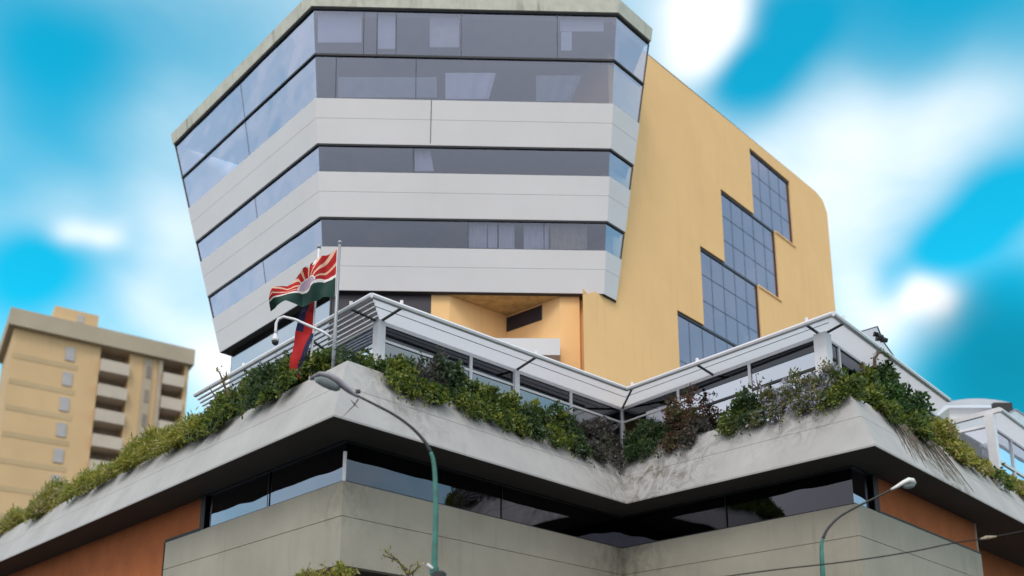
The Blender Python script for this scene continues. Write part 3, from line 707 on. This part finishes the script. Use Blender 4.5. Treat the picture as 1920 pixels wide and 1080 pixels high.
gp = [atY(1880, 781, 46), atY(1904, 768, 46), atY(1960, 805, 46), atY(1945, 830, 46)]
g = MB(); g.poly(gp); o = g.build('sheet', sheetmat('pale_gable_sheet', (.75, .8, .85), (.8, .88, .95), .5), wh, recalc=False)
g = MB(); g.tube([gp[0], gp[1], gp[2]], .05, 6); g.tube([gp[3], (gp[3][0], gp[3][1], 10.6)], .06, 6); g.build('frame', M['steel'], wh)

# ================================================================= APARTMENT BLOCK, far left
AY = 100.
apt = thing('apartment_block', (atY(180, 800, AY)[0], AY, -1.6), 'tan and ochre high-rise apartment block with stacked balconies in the left background', 'building')
a0 = atZ(-60, 588, 1)  # plan line of the facade
def zrel(px, py, Y): return atY(px, py, Y)[2]
fa = Vector((atY(-60, 600, AY - 14)[0], AY - 14)); p185 = Vector((atY(185, 600, AY)[0], AY))
fd_ = Vector((math.sin(R(56)), math.cos(R(56))))
fn_ = Vector((fd_.y, -fd_.x))
def fpt(px, off=0.):   # point of the facade line through p185 along U
    r_ = ray(px, 650); m_ = r_[0] / r_[1]; s_ = (m_ * p185.y - p185.x) / (fd_.x - m_ * fd_.y)
    p = p185 + fd_ * s_ + fn_ * off; return (p.x, p.y)
zt = zrel(185, 648, AY)
def slab(x0, x1, o0, o1, z0, z1, g): a, b = fpt(x0, o1), fpt(x1, o1); c_, d = fpt(x1, o0), fpt(x0, o0); g.prism([a, b, c_, d], z0, z1)
FL = 3.05
g = MB()
slab(22, 190, -12, 0, -1.6, zt, g); slab(190, 246, -12, -2.2, -1.6, zt, g); slab(246, 308, -12, -.02, -1.6, zt, g); slab(308, 350, -12, -2.2, -1.6, zt, g); slab(350, 358, -12, -.02, -1.6, zt, g)
g.build('wall', M['apt'], apt)
g = MB(); slab(10, 364, -12, .8, zt, zt + 2.0, g); g.build('roof_band', M['aptgrey'], apt)
g = MB(); slab(95, 180, -6, -.3, zt + 2.0, zt + 3.9, g); g.build('penthouse', M['apt'], apt)
g = MB(); slab(273, 290, -.02, .12, -1.6, zt - .3, g); slab(300, 308, -.02, .3, -1.6, zt - .1, g); g.build('pilaster', M['aptgrey'], apt)
g = MB()
for k in range(1, 11): z = zt - FL * k; slab(25, 150, -.02, .04, z - .5, z + .1, g)
g.build('floor_band', surf('apartment_pale_band', (.52, .38, .22), .9, .1, .2, bump=0), apt)
for k in range(1, 11):
    z = zt - FL * k
    g = MB(); slab(190.5, 245.5, -2.1, .7, z - .1, z + 1.35, g); g.build('balcony', M['aptwhite'], apt)
    g = MB(); slab(309, 349, -2.1, .7, z - .1, z + 1.35, g); g.build('balcony', M['aptwhite'], apt)
    g = MB(); slab(124, 142, -.02, .12, z + .5, z + 2.1, g); g.build('window', M['aptwin'], apt)
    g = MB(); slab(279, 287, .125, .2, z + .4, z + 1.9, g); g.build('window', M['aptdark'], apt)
g = MB(); slab(192, 244, -2.19, -2.1, 10, zt - .1, g); slab(310, 348, -2.19, -2.1, 10, zt - .1, g); g.build('balcony_recess_shade', M['aptdark'], apt)  # dark sheets over the rear walls, painted as the shade inside the balconies
g = MB(); slab(140, 152, -.3, -.2, zt + 2.5, zt + 3.4, g); g.build('window', M['aptwin'], apt)

# ================================================================= FLAGS
def pole_thing(top, bot, r0, r1, label, m):
    root = thing('flagpole', bot, label, 'flagpole', 'flagpoles on the planter corner')
    g = MB(); g.tube([bot, tuple(bot[k] + (top[k] - bot[k]) * .45 for k in range(3)), top], [r0, (r0 + r1) / 2, r1], 10); g.build('pole', M[m], root, smooth=True)
    g = MB(); n = 6
    g.tube([(top[0], top[1], top[2] - .02 + .16 * k / n) for k in range(n + 1)], [.02 + .055 * math.sin(math.pi * k / n) for k in range(n + 1)], 10); g.build('finial', M['steel'], root, smooth=True)
    return root
tA = atY(637, 458, 27.0); bA = (tA[0] - .03, 27.0, 10.7)
tB = atY(598, 466, 27.6); bB = (atY(581, 690, 27.6)[0], 27.6, 10.7)
pole_thing(tA, bA, .075, .045, 'tall grey flagpole on the right flying the red and green flag', 'steel')
pole_thing(tB, bB, .05, .035, 'thinner leaning white flagpole behind the red and green flag', 'white')
def flag(name, label, rows, Y, colf, mats, nu=110, nv=70, ripple=.16, ph=0.):
    """rows: list of (s, (xtop,ytop), (xbot,ybot)) in the photo's pixels, hung at distance Y"""
    def ip(s):
        for a, b in zip(rows, rows[1:]):
            if s <= b[0] + 1e-9:
                f = (s - a[0]) / (b[0] - a[0]); f = f * f * (3 - 2 * f) * .5 + f * .5
                return [a[1][k] + (b[1][k] - a[1][k]) * f for k in (0, 1)], [a[2][k] + (b[2][k] - a[2][k]) * f for k in (0, 1)]
    v = []; f_ = []; mi = []
    for i in range(nu + 1):
        s = i / nu; t0, b0 = ip(s)
        for j in range(nv + 1):
            t = j / nv; px = t0[0] + (b0[0] - t0[0]) * t; py = t0[1] + (b0[1] - t0[1]) * t
            d = ripple * min(1, s * 4) * (math.sin(s * 11 + t * 2.2 + ph) + .5 * math.sin(s * 19 - t * 4 + ph)) 
            x, y, z = atY(px, py, Y); v.append((x, y + d, z))
    for i in range(nu):
        for j in range(nv):
            a = i * (nv + 1) + j; f_.append((a, a + 1, a + nv + 2, a + nv + 1)); mi.append(colf((i + .5) / nu, (j + .5) / nv))
    g = MB(); g.v = v; g.f = f_; g.m = mi; o = g.build(name, mats, None, smooth=True, recalc=False); return tag(o, label, 'flag')
def colA(s, t):
    edge = .56 + .03 * math.sin(s * 6)
    if s < .015: return 2
    if t > edge + .035: return 3
    if t > edge - .03: return 2
    dx = (s - .50) * 1.55; dy = (edge - .03 - t)
    r_ = math.hypot(dx, dy)
    if r_ < .235: return 4
    if r_ < .255 and dy > .02: return 2
    a = math.degrees(math.atan2(dy, -dx))        # 0 = towards hoist side
    k = a / 180 * 8.5 + .35
    fr_ = k - math.floor(k)
    wd = .30 + .05 * math.sin(k * 9)
    if r_ > .5 and abs(a - 90) < 28: return 2 if fr_ < .62 else 5
    return 1 if fr_ < wd else 0
rowsA = [(0, (633, 465), (629, 556)), (.22, (607, 478), (607, 561)), (.45, (580, 500), (582, 567)), (.62, (560, 512), (563, 571)), (.8, (533, 533), (538, 570)), (.92, (513, 543), (518, 574)), (1, (508, 556), (505, 580))]
fm = [M['red'], M['cream'], M['fwhite'], M['fgreen'], M['lav'], M['maroon']]
flag('flag', 'red flag with cream sun rays, lilac half sun and dark green lower band', rowsA, 26.97, colA, fm)
rowsB = [(0, (572, 567), (591, 566)), (.3, (562, 590), (589, 592)), (.55, (553, 625), (587, 630)), (.8, (546, 668), (573, 675)), (1, (543, 694), (561, 708))]
def colB(s, t):
    d = t + .25 * math.sin(s * 5 + .4)
    if s < .12 and t < .25: return 1
    if s < .50: return 1 if t < .52 - .25 * s else (2 if t > .93 else 0)
    if t > .55 + .9 * (1 - s) * .6 and s < .97: return 1
    return 0
flag('flag', 'red and navy flag hanging limp from the thinner pole', rowsB, 27.5, colB, [M['red'], M['navy'], M['fwhite']], 80, 50, .05, 1.)
# curved bracket lamp on the tall flagpole's foot
al = thing('bracket_lamp', atY(619, 633, 26.9), 'small white gooseneck lamp hooked over in front of the flags', 'lamp')
pp = [(622, 634), (607, 623), (580, 611), (553, 599), (532, 594), (522, 598), (518, 606), (517, 618), (516.5, 626)]
g = MB(); g.tube([atY(*p, 26.7) for p in pp], .045, 8); g.build('arm', M['white'], al, smooth=True)
g = MB(); hx = [(516.5, 626), (516.5, 630), (516.3, 635), (516, 640)]; g.tube([atY(*p, 26.7) for p in hx], [.05, .07, .10, .12], 12); g.build('lamp_shade', M['white'], al, smooth=True)
g = MB(); g.tube([atY(516, 640, 26.7), atY(515.5, 644, 26.7), atY(515, 647, 26.7)], [.11, .10, .04], 12); g.build('bulb', M['darkmetal'], al, smooth=True)

# ================================================================= STREET LAMPS
def smooth_path(pts, n=6):
    P = [Vector(p) for p in pts]; P = [P[0] * 2 - P[1]] + P + [P[-1] * 2 - P[-2]]; o = []
    for i in range(1, len(P) - 2):
        for k in range(n):
            t = k / n; a, b, c_, d = P[i - 1:i + 3]
            o.append(.5 * ((2 * b) + (c_ - a) * t + (2 * a - 5 * b + 4 * c_ - d) * t * t + (3 * b - a - 3 * c_ + d) * t ** 3))
    return o + [P[-2]]
def street_lamp(label, Y, arm, polepx, base_x, rad, head, lensf, hm, pm):
    b = atY(base_x, 1075, Y); root = thing('street_lamp', (b[0], Y, -1.6), label, 'street lamp', 'street lamps in front of the building')
    ap = smooth_path([atY(*p, Y) for p in arm]); n = len(ap)
    g = MB(); g.tube(ap, [rad * (.62 + .38 * k / (n - 1)) for k in range(n)], 10); g.build('arm', M[pm], root, smooth=True)
    e = ap[-1]; g = MB(); pth = smooth_path([tuple(e)] + [atY(*p, Y) for p in polepx]) + [Vector((b[0], Y, -1.6))]
    m_ = len(pth); g.tube(pth, [rad * (1 + .75 * k / (m_ - 1)) for k in range(m_)], 12); g.build('pole', M['pole'], root, smooth=True)
    g = MB(); g.tube([(b[0], Y, -1.59), (b[0], Y, -1.3), (b[0], Y, -1.2)], [rad * 3.2, rad * 3, rad * 2], 14); g.build('base', M['pole'], root)
    # head: loft of elliptical sections along its axis
    g = MB(); V = []; ns = 14
    for (px, py, hw, up, dn) in head:
        c_ = Vector(atY(px, py, Y))
        for j in range(ns):
            a = 2 * math.pi * j / ns; s_ = math.sin(a); V.append((c_.x + (0), c_.y + hw * math.cos(a), c_.z + (up if s_ > 0 else dn) * s_))
    g.v = V
    for k in range(len(head) - 1):
        for j in range(ns): a = k * ns + j; b_ = k * ns + (j + 1) % ns; g.f.append((a, b_, b_ + ns, a + ns)); g.m.append(0)
    g.f += [tuple(range(ns)), tuple((len(head) - 1) * ns + j for j in range(ns))]; g.m += [0, 0]
    g.build('lamp_head', M[hm], root, smooth=True)
    g = MB(); V = []
    for (px, py, hw, dn) in lensf:
        c_ = Vector(atY(px, py, Y))
        for j in range(9):
            a = math.pi + math.pi * j / 8; V.append((c_.x, c_.y + hw * math.cos(a), c_.z + dn * math.sin(a)))
    g.v = V
    for k in range(len(lensf) - 1):
        for j in range(8): a = k * 9 + j; g.f.append((a, a + 1, a + 10, a + 9)); g.m.append(0)
    g.f += [tuple(range(9)), tuple((len(lensf) - 1) * 9 + j for j in range(9))]; g.m += [0, 0]
    g.build('lens', M['lens'], root, smooth=True)
    return root
Y1 = 21.6
sl1 = street_lamp('teal street lamp with a large grey cobra head before the parapet corner', Y1,
    [(664, 739), (700, 757), (738, 777), (770, 800), (795, 826), (808, 848)], [(813, 866), (816, 900), (817, 960), (815.5, 1020), (814, 1075)], 814, .045,
    [(581, 712, .02, .01, .01), (586, 708, .10, .03, .06), (600, 703, .16, .06, .10), (618, 706, .18, .10, .13), (636, 716, .17, .10, .13), (652, 728, .12, .08, .12), (664, 738, .07, .06, .07), (672, 743, .045, .045, .045)],
    [(591, 711, .10, .08), (603, 710, .15, .20), (618, 714, .16, .24), (630, 721, .13, .18), (637, 726, .08, .08)], 'lampgrey', 'darkmetal')
g = MB(); p = atY(671, 735, Y1); g.box(p[0] - .05, p[0] + .06, Y1 - .05, Y1 + .05, p[2] - .02, p[2] + .05); g.build('photocell', M['darkmetal'], sl1)
p = atY(814, 1068, Y1); g = MB(); g.tube([(p[0], Y1, p[2] - .12), (p[0], Y1, p[2] + .06)], .11, 12); g.build('collar', M['pole'], sl1)
g = MB(); g.tube([(p[0] - .02, Y1 - .12, p[2]), (p[0] - .16, Y1 - .12, p[2] + .10)], [.03, .05], 8); g.build('insulator', M['lampwhite'], sl1)
g = MB(); p = atY(833, 1076, Y1); g.tube([(p[0] - .12, Y1 - .05, p[2] - .16), (p[0] - .12, Y1 - .05, p[2]), (p[0] - .12, Y1 - .05, p[2] + .05)], [.17, .17, .12], 14); g.build('cable_box', M['darkmetal'], sl1)
Y2 = 23.6
street_lamp('slim street lamp with a small white head before the orange wall', Y2,
    [(1675, 916), (1640, 934), (1605, 951), (1574, 969), (1553, 990), (1543, 1010)], [(1540.5, 1024), (1541, 1045), (1543, 1080)], 1543, .040,
    [(1670, 918, .035, .03, .03), (1680, 913, .05, .05, .05), (1692, 906, .09, .07, .07), (1703, 901, .12, .08, .09), (1712, 902, .11, .07, .10), (1716, 906, .05, .03, .05)],
    [(1694, 911, .07, .06), (1703, 909, .10, .12), (1711, 908, .08, .10), (1714, 909, .03, .04)], 'lampwhite', 'darkmetal')
# cable across the street
g = MB(); cp = [(1240, 1098), (1440, 1070), (1580, 1054), (1700, 1036), (1790, 1018), (1860, 1007), (1960, 988)]
g.tube(smooth_path([atY(*p, 22.5) for p in cp]), .018, 6); tag(g.build('power_cable', M['rubber']), 'thin black power cable slanting across the lower right corner', 'cable')
g = MB(); g.tube([atY(1838, 1011, 22.48), atY(1850, 1008, 22.48), atY(1868, 1006, 22.48)], [.02, .05, .02], 8); tag(g.build('cable_splice', M['dry']), 'pale taped splice on the power cable near the right edge', 'cable splice')

# ================================================================= PLANTS
def leaves(g, cen, n, size, spread, up=.3, asp=.55, mi=None, droop=0.):
    """n leaf faces (folded diamonds) round each centre"""
    cen = np.asarray(cen); m = len(cen)
    if m == 0: return
    c = np.repeat(cen, n, 0); k = len(c)
    c = c + rng.normal(0, 1, (k, 3)) * spread
    d = rng.normal(0, 1, (k, 3)); d[:, 2] += up - droop; d /= np.linalg.norm(d, axis=1)[:, None]
    r = rng.normal(0, 1, (k, 3)); w = np.cross(d, r); w /= np.linalg.norm(w, axis=1)[:, None] + 1e-9
    L_ = size * rng.uniform(.35, 1.6, (k, 1)); Wd = L_ * asp * .5
    p0 = c; p1 = c + d * L_ * .5 + w * Wd; p2 = c + d * L_; p3 = c + d * L_ * .5 - w * Wd
    V = np.stack([p0, p1, p2, p3], 1).reshape(-1, 3); i0 = len(g.v)
    g.v += [tuple(x) for x in V.tolist()]
    g.f += [(i0 + 4 * a, i0 + 4 * a + 1, i0 + 4 * a + 2, i0 + 4 * a + 3) for a in range(k)]
    if mi is None: mi = (.5, .3, .2)
    ms = rng.choice(3, m, p=mi); g.m += [int(x) for x in np.repeat(ms, n)]
def shrub(loc, rx, ry, rz, kind, label, cat='shrub', name='shrub', dens=1., leaf=.11, n=14, group=None, hang_=0., mi=None, axis=None, asp=.55, twigs=6, up=.35, spread=.07, lean=0):
    """uneven mass of leaf clusters; axis = plan direction of its long side"""
    x, y, z = loc; ax = Vector(axis or (1, 0)).normalized(); ay = Vector((-ax.y, ax.x))
    root = thing(name, loc, label, cat, group)
    rz *= 1.12; leaf *= 1.25
    vol = rx * ry * rz; m = int(max(60, 330 * dens * (vol ** .75)))
    lob = [(rng.uniform(-.7, .7), rng.uniform(-.6, .6), rng.uniform(.15, .8), rng.uniform(.28, .52)) for _ in range(9)]
    pts = []
    while len(pts) < m:
        b = lob[rng.integers(len(lob))]; v = rng.normal(0, 1, 3); v /= np.linalg.norm(v); rr = b[3] * rng.uniform(.55, 1.08)
        a_, b_, c_ = b[0] + v[0] * rr, b[1] + v[1] * rr, b[2] + v[2] * rr
        if c_ < -.1: continue
        p = Vector((x, y)) + ax * (a_ * rx) + ay * (b_ * ry); pts.append((p.x + lean * c_ * rz, p.y, z + c_ * rz))
    g = MB(); leaves(g, pts, n, leaf, spread, up, asp, mi)
    if hang_:
        sc_ = [(rng.uniform(-.8, .8), rng.uniform(.35, 1.)) for _ in range(3)]
        for _ in range(int(14 + rx * 20)):      # strands that spill over the parapet
            c0_, h0_ = sc_[rng.integers(3)]; a_ = float(np.clip(c0_ + rng.normal(0, .16), -1, 1)); p = Vector((x, y)) + ax * (a_ * rx) - ay * (ry * rng.uniform(.75, 1.0)); ln_ = .35 + hang_ * h0_ * rng.uniform(.3, 1.)
            k = max(3, int(ln_ / .07)); st = []
            for j in range(k): f_ = j / k; pp_ = p - ay * (.45 * f_ * ln_ + .1) + ax * (rng.normal(0, .02)); st.append((pp_.x, pp_.y, z + .45 - f_ * ln_))
            leaves(g, st, 7, leaf * .9, .05, -.2, asp, mi)
    if hang_:
        tr_ = MB()
        for _ in range(3):
            a_ = rng.uniform(-.9, .9); p = Vector((x, y)) + ax * (a_ * rx) - ay * (ry * .9); ln_ = rng.uniform(.8, 1.35) * (.6 + hang_ * .5); st = []
            for j in range(14): f_ = j / 13; pp_ = p - ay * (.48 * f_ * ln_ + .14) + ax * (.06 * math.sin(f_ * 6 + a_ * 9)); st.append((pp_.x, pp_.y, z + .42 - f_ * ln_))
            tr_.tube(st, [.012 * (1 - .6 * j / 13) for j in range(14)], 4); leaves(g, st[2:], 2, leaf * .8, .03, -.2, asp, mi)
    g.build('foliage', LF[kind], root, recalc=False)
    if hang_:
        n_ = len(tr_.f) // 3; nv_ = len(tr_.v) // 3
        for k_ in range(3):
            t_ = MB(); t_.v = tr_.v[k_ * nv_:(k_ + 1) * nv_]; t_.f = [tuple(i - k_ * nv_ for i in f) for f in tr_.f[k_ * n_:(k_ + 1) * n_]]; t_.m = [0] * n_; t_.build('trailing_stem', M['bark'], root, smooth=True)
    g = MB()
    for _ in range(twigs):
        b = lob[rng.integers(len(lob))]; p = Vector((x, y)) + ax * (b[0] * rx) + ay * (b[1] * ry); tip = Vector((p.x + rng.normal(0, .12), p.y + rng.normal(0, .12), z + (b[2] + b[3] * 1.05) * rz))
        s0 = Vector((x + ax.x * b[0] * rx * .5, y + ax.y * b[0] * rx * .5, z - .1)); mid = (s0 + tip) / 2 + Vector((rng.normal(0, .08), rng.normal(0, .08), 0))
        g.tube([s0, mid, tip], [.028, .018, .006], 5)
    g.build('stem', M['bark'], root); return root
def seg_at(k, px, py, off): o = offset_path(PATH, off); return along(o[k], o[k + 1], px, py)
Vd = (-q, q); Ud = (q, q); Vr = (q, -q)
zs = 11.15
GL, G1, G2, G3 = 'plants on the left planter', 'plants on the middle planter', 'plants on the inner right planter', 'plants on the right planter'
# left wing: long straw-green hedge far out, bushier towards the corner
hl = ['pale straw-tipped hedge clump at the far left end of the planter', 'straw-green hedge clump second from the left end', 'olive hedge clump third from the left end', 'olive hedge clump before the grass gap on the left wing',
      'low mossy hedge clump where the left planter thins out', 'mossy hedge clump left of the dense green bushes']
for i, (px, py, hh) in enumerate([(25, 950, 1.0), (105, 905, 1.1), (185, 860, 1.1), (262, 825, 1.15), (330, 790, 1.0), (385, 765, .95)]):
    p = seg_at(0, px, py, 1.45)
    sc = 1.0
    shrub((p[0], p[1], zs + .1), 2.3, .55, hh * .98, 'olive', hl[i], 'hedge', 'hedge_clump', 1.5, .17, 13, GL, .35, (.35, .3, .35) if i < 2 else (.45, .45, .1), (q, -q), .22, 2, .9, .10)
for i, (px, rx, rz, kd, lb) in enumerate([(425, 1.3, 1.25, 'green', 'spiky green bush at the left end of the dense planting'), (470, 1.3, 1.35, 'green', 'mid green bush under the slatted awning, left of the limp flag'),
        (520, 1.2, 1.3, 'dark', 'darker green bush just left of the limp flag'), (565, 1.0, 1.0, 'green', 'bright green bush at the foot of the two flagpoles'), (612, .95, 1.1, 'green', 'yellow-green trailing bush right behind the parapet peak')]):
    p = seg_at(0, px, 720, 1.6 if px < 600 else 2.1); shrub((p[0], p[1], zs + (.1 if px < 600 else -.2)), rx, .65, rz * 1.12, kd, lb, 'shrub', 'shrub', 1.45, .12, 14, GL, .55 if px < 600 else 0, None, (q, -q), .5, 5)
# middle wing
mid = [(672, .9, 1.15, 'dark', 'dark green bush behind the parapet peak under the awning corner'), (716, .9, .95, 'green', 'green creeper mat left of the brown bush on the middle wing'), (765, 1.0, 1.0, 'green', 'green creeper below the brown flowering bush'),
       (800, .85, 1.7, 'grey', 'tall brown bush with pale flowers before the left pavilion glass'), (838, .7, 1.9, 'dark', 'tall grey-green bush beside the thin white post'), (870, 1.0, 1.0, 'green', 'bright green creeper spilling over left of the thick white post'),
       (925, 1.0, 1.1, 'green', 'green creeper bulging below the thick white post'), (975, .9, 1.25, 'dark', 'dark shrub right of the thick white post'), (1020, .9, 1.25, 'green', 'green shrub with a hanging tail on the middle wing'),
       (1065, .9, 1.2, 'dark', 'dull green shrub near the inner corner'), (1108, .9, 1.35, 'grey', 'grey leafless shrub left of the inner corner'), (1143, .7, 1.5, 'grey', 'grey purple dry shrub at the inner corner')]
for i, (px, rx, rz, kd, lb) in enumerate(mid):
    p = seg_at(1, px, 640 + (px - 652) * .37, 2.1 if px < 690 else 1.5 if rz < 1.5 else 1.9); shrub((p[0], p[1], zs - (.35 if px < 690 else .22)), rx, .6, rz, kd, lb, 'shrub', 'shrub', 1.35, .115, 14, G1, 0 if px < 690 else .55 if rz < 1.5 else 0, None, (q, q), .5, 7 if kd == 'grey' else 4)
# inner right wing
inn = [(1198, .9, 1.25, 'dark', 'dark green bush right of the inner corner'), (1235, .9, 1.35, 'dark', 'deep green bush left of the reddish bush'), (1278, .95, 1.75, 'russet', 'reddish brown bush with pale blossoms on the inner wing'), (1318, .6, .9, 'grey', 'low grey-brown bush right of the reddish bush'),
       (1378, .7, 1.0, 'green', 'spiky green plant left of the flowering bushes'), (1415, .75, 1.3, 'dark', 'dark shrub with a tall shoot before the mirrored glass'), (1455, .75, 1.2, 'flower', 'lilac flowering bush in the middle of the inner wing'),
       (1500, .75, 1.25, 'flower', 'gold-green flowering bush left of the wide white column'), (1545, .8, 1.3, 'flower', 'lilac flowering bush in front of the wide white column'), (1585, .7, 1.0, 'green', 'yellow-green bush at the right parapet peak')]
for i, (px, rx, rz, kd, lb) in enumerate(inn):
    p = seg_at(2, px, 860 - (px - 1175) * .29, 1.55); shrub((p[0], p[1], zs - .05), rx, .55, rz, kd, lb, 'shrub', 'shrub', 1.35, .10, 13, G2, .35, None, (q, -q), .5, 6)
# right wing
rt = [(1632, .9, 1.5, 'green', 'tangled green bush just right of the right parapet peak'), (1668, 1.1, 2.4, 'palm', 'tall dark green bush arching over the awning end on the right'), (1712, 1.2, 2.3, 'palm', 'big dark leafy bush rising highest against the sky at right'), (1705, 1.2, 1.2, 'green', 'green mass below the big dark leafy bush'),
      (1760, 1.2, 1.25, 'olive', 'olive green bush at the end of the grey awning on the right'), (1800, 1.2, 1.1, 'olive', 'yellow-green bush left of the thick white column'), (1845, 1.2, 1.0, 'green', 'bright green bush at the foot of the thick white column'), (1895, 1.6, .85, 'olive', 'low olive hedge at the right end of the planter')]
for i, (px, rx, rz, kd, lb) in enumerate(rt):
    p = seg_at(3, px, 740 + (px - 1600) * .6, 1.55 if rz < 2 else 2.0); shrub((p[0], p[1], zs - .05), rx, .6, rz, kd, lb, 'shrub', 'shrub', 1.4, .14 if kd == 'palm' else .12, 14, G3, .5 if rz < 2 else 0, None, (q, q), .5, 5)
# dry creeper roots trailing down the right parapet slope
root = thing('dry_creeper', (*seg_at(3, 1740, 830, 1.2), 11.4), 'dry grey creeper stems trailing down the right parapet slope', 'creeper')
g = MB(); o0 = offset_path(PATH, 1.18); o9 = offset_path(PATH, .15)
for k in range(90):
    a = along(o0[3], o0[4], 1665 + k * 1.0 + rng.uniform(-6, 6), 830); ln_ = rng.uniform(.35, 1.0); b = along(o9[3], o9[4], 1700 + k * 1.4 + rng.uniform(-8, 8), 920)
    pts = []
    for j in range(7):
        f_ = j / 6 * ln_; zz = 11.42 - f_ * (2.3); of = -.035
        off_ = 1.2 - (11.4 - zz) * .5 + of if zz < 11.38 else 1.2
        pth_ = offset_path(PATH, off_ - .0); px_, py_ = a[0] + (b[0] - a[0]) * f_, a[1] + (b[1] - a[1]) * f_
        # put the point on the slope: keep its u, set its w
        u_ = (px_ + py_) * q; w_ = (-pth_[3][0] + pth_[3][1]) * q
        pts.append((u_ * q - w_ * q + rng.normal(0, .015), u_ * q + w_ * q, zz))
    g.tube(pts, [.018 * (1 - j / 8) for j in range(7)], 5)
g.build('stem', surf('dry_grey_root', (.13, .11, .09), .95, .5, 9, bump=.2), root)
# twig stuck on the left corner
def sprig(name, label, pts_list, Y, r, m='bark', leafy=None):
    root = thing(name, atY(*pts_list[0][0], Y), label, 'twig')
    g = MB()
    for pl in pts_list: n = len(pl); g.tube([atY(*p, Y) for p in pl], [r * (1 - .75 * k / (n - 1)) for k in range(n)], 5)
    g.build('stem', M[m], root)
    if leafy:
        g = MB(); cs = [atY(a[0] + (b[0] - a[0]) * t_, a[1] + (b[1] - a[1]) * t_, Y) for pl in pts_list for a, b in zip(pl, pl[1:]) for t_ in (.2, .6, 1)]
        leaves(g, cs, 5, .08, .05, .2); g.build('foliage', LF[leafy], root, recalc=False)
    return root
sprig('twig', 'bare forked twig hanging under the grey lamp head', [[(672, 748), (664, 760), (652, 772), (643, 781)], [(664, 757), (657, 749)], [(664, 757), (672, 765)]], 21.8, .018)
sprig('branch', 'bare mossy branch reaching up in front of the lower concrete band', [[(765, 1079), (755, 1064), (745, 1050), (732, 1040), (720, 1031)], [(745, 1050), (733, 1046), (718, 1041)], [(765, 1079), (776, 1072), (784, 1062), (783, 1052)], [(757, 1066), (766, 1074), (772, 1058)]], 24.4, .035, 'bark', 'olive')
for (px, py, rx, lb) in ((632, 1082, .55, 'low green plant poking up at the bottom below the concrete corner'), (585, 1092, .5, 'sparse green plant at the bottom edge left of the concrete corner')):
    p = atY(px, py, 24.6); shrub((p[0], p[1], p[2] - .25), rx, .35, .55, 'olive', lb, 'shrub', 'shrub', 1.2, .09, 10, None, 0, None, (1, 0), .5, 5)
# arching stems above the hedge line
sprig('branch', 'bare brown shoot curving up at the left end of the dense planting', [[(430, 745), (420, 722), (413, 702), (406, 690)], [(418, 715), (425, 705), (424, 696)]], 28.5, .05, 'bark', 'olive')
sprig('branch', 'small bare brown shoot pointing left above the hedge', [[(408, 748), (400, 738), (392, 726)]], 29, .04)
sprig('branch', 'tall leafy shoot against the mirrored glass', [[(1420, 745), (1421, 725), (1418, 706)], [(1420, 728), (1410, 718)], [(1421, 724), (1428, 712)]], 31.0, .03, 'bark', 'dark')
sprig('branch', 'looping dark branch over the right awning end', [[(1640, 690), (1640, 672), (1648, 661), (1657, 660), (1665, 668), (1675, 680)], [(1620, 700), (1618, 685), (1617, 678)]], 29.5, .07, 'bark', 'palm')
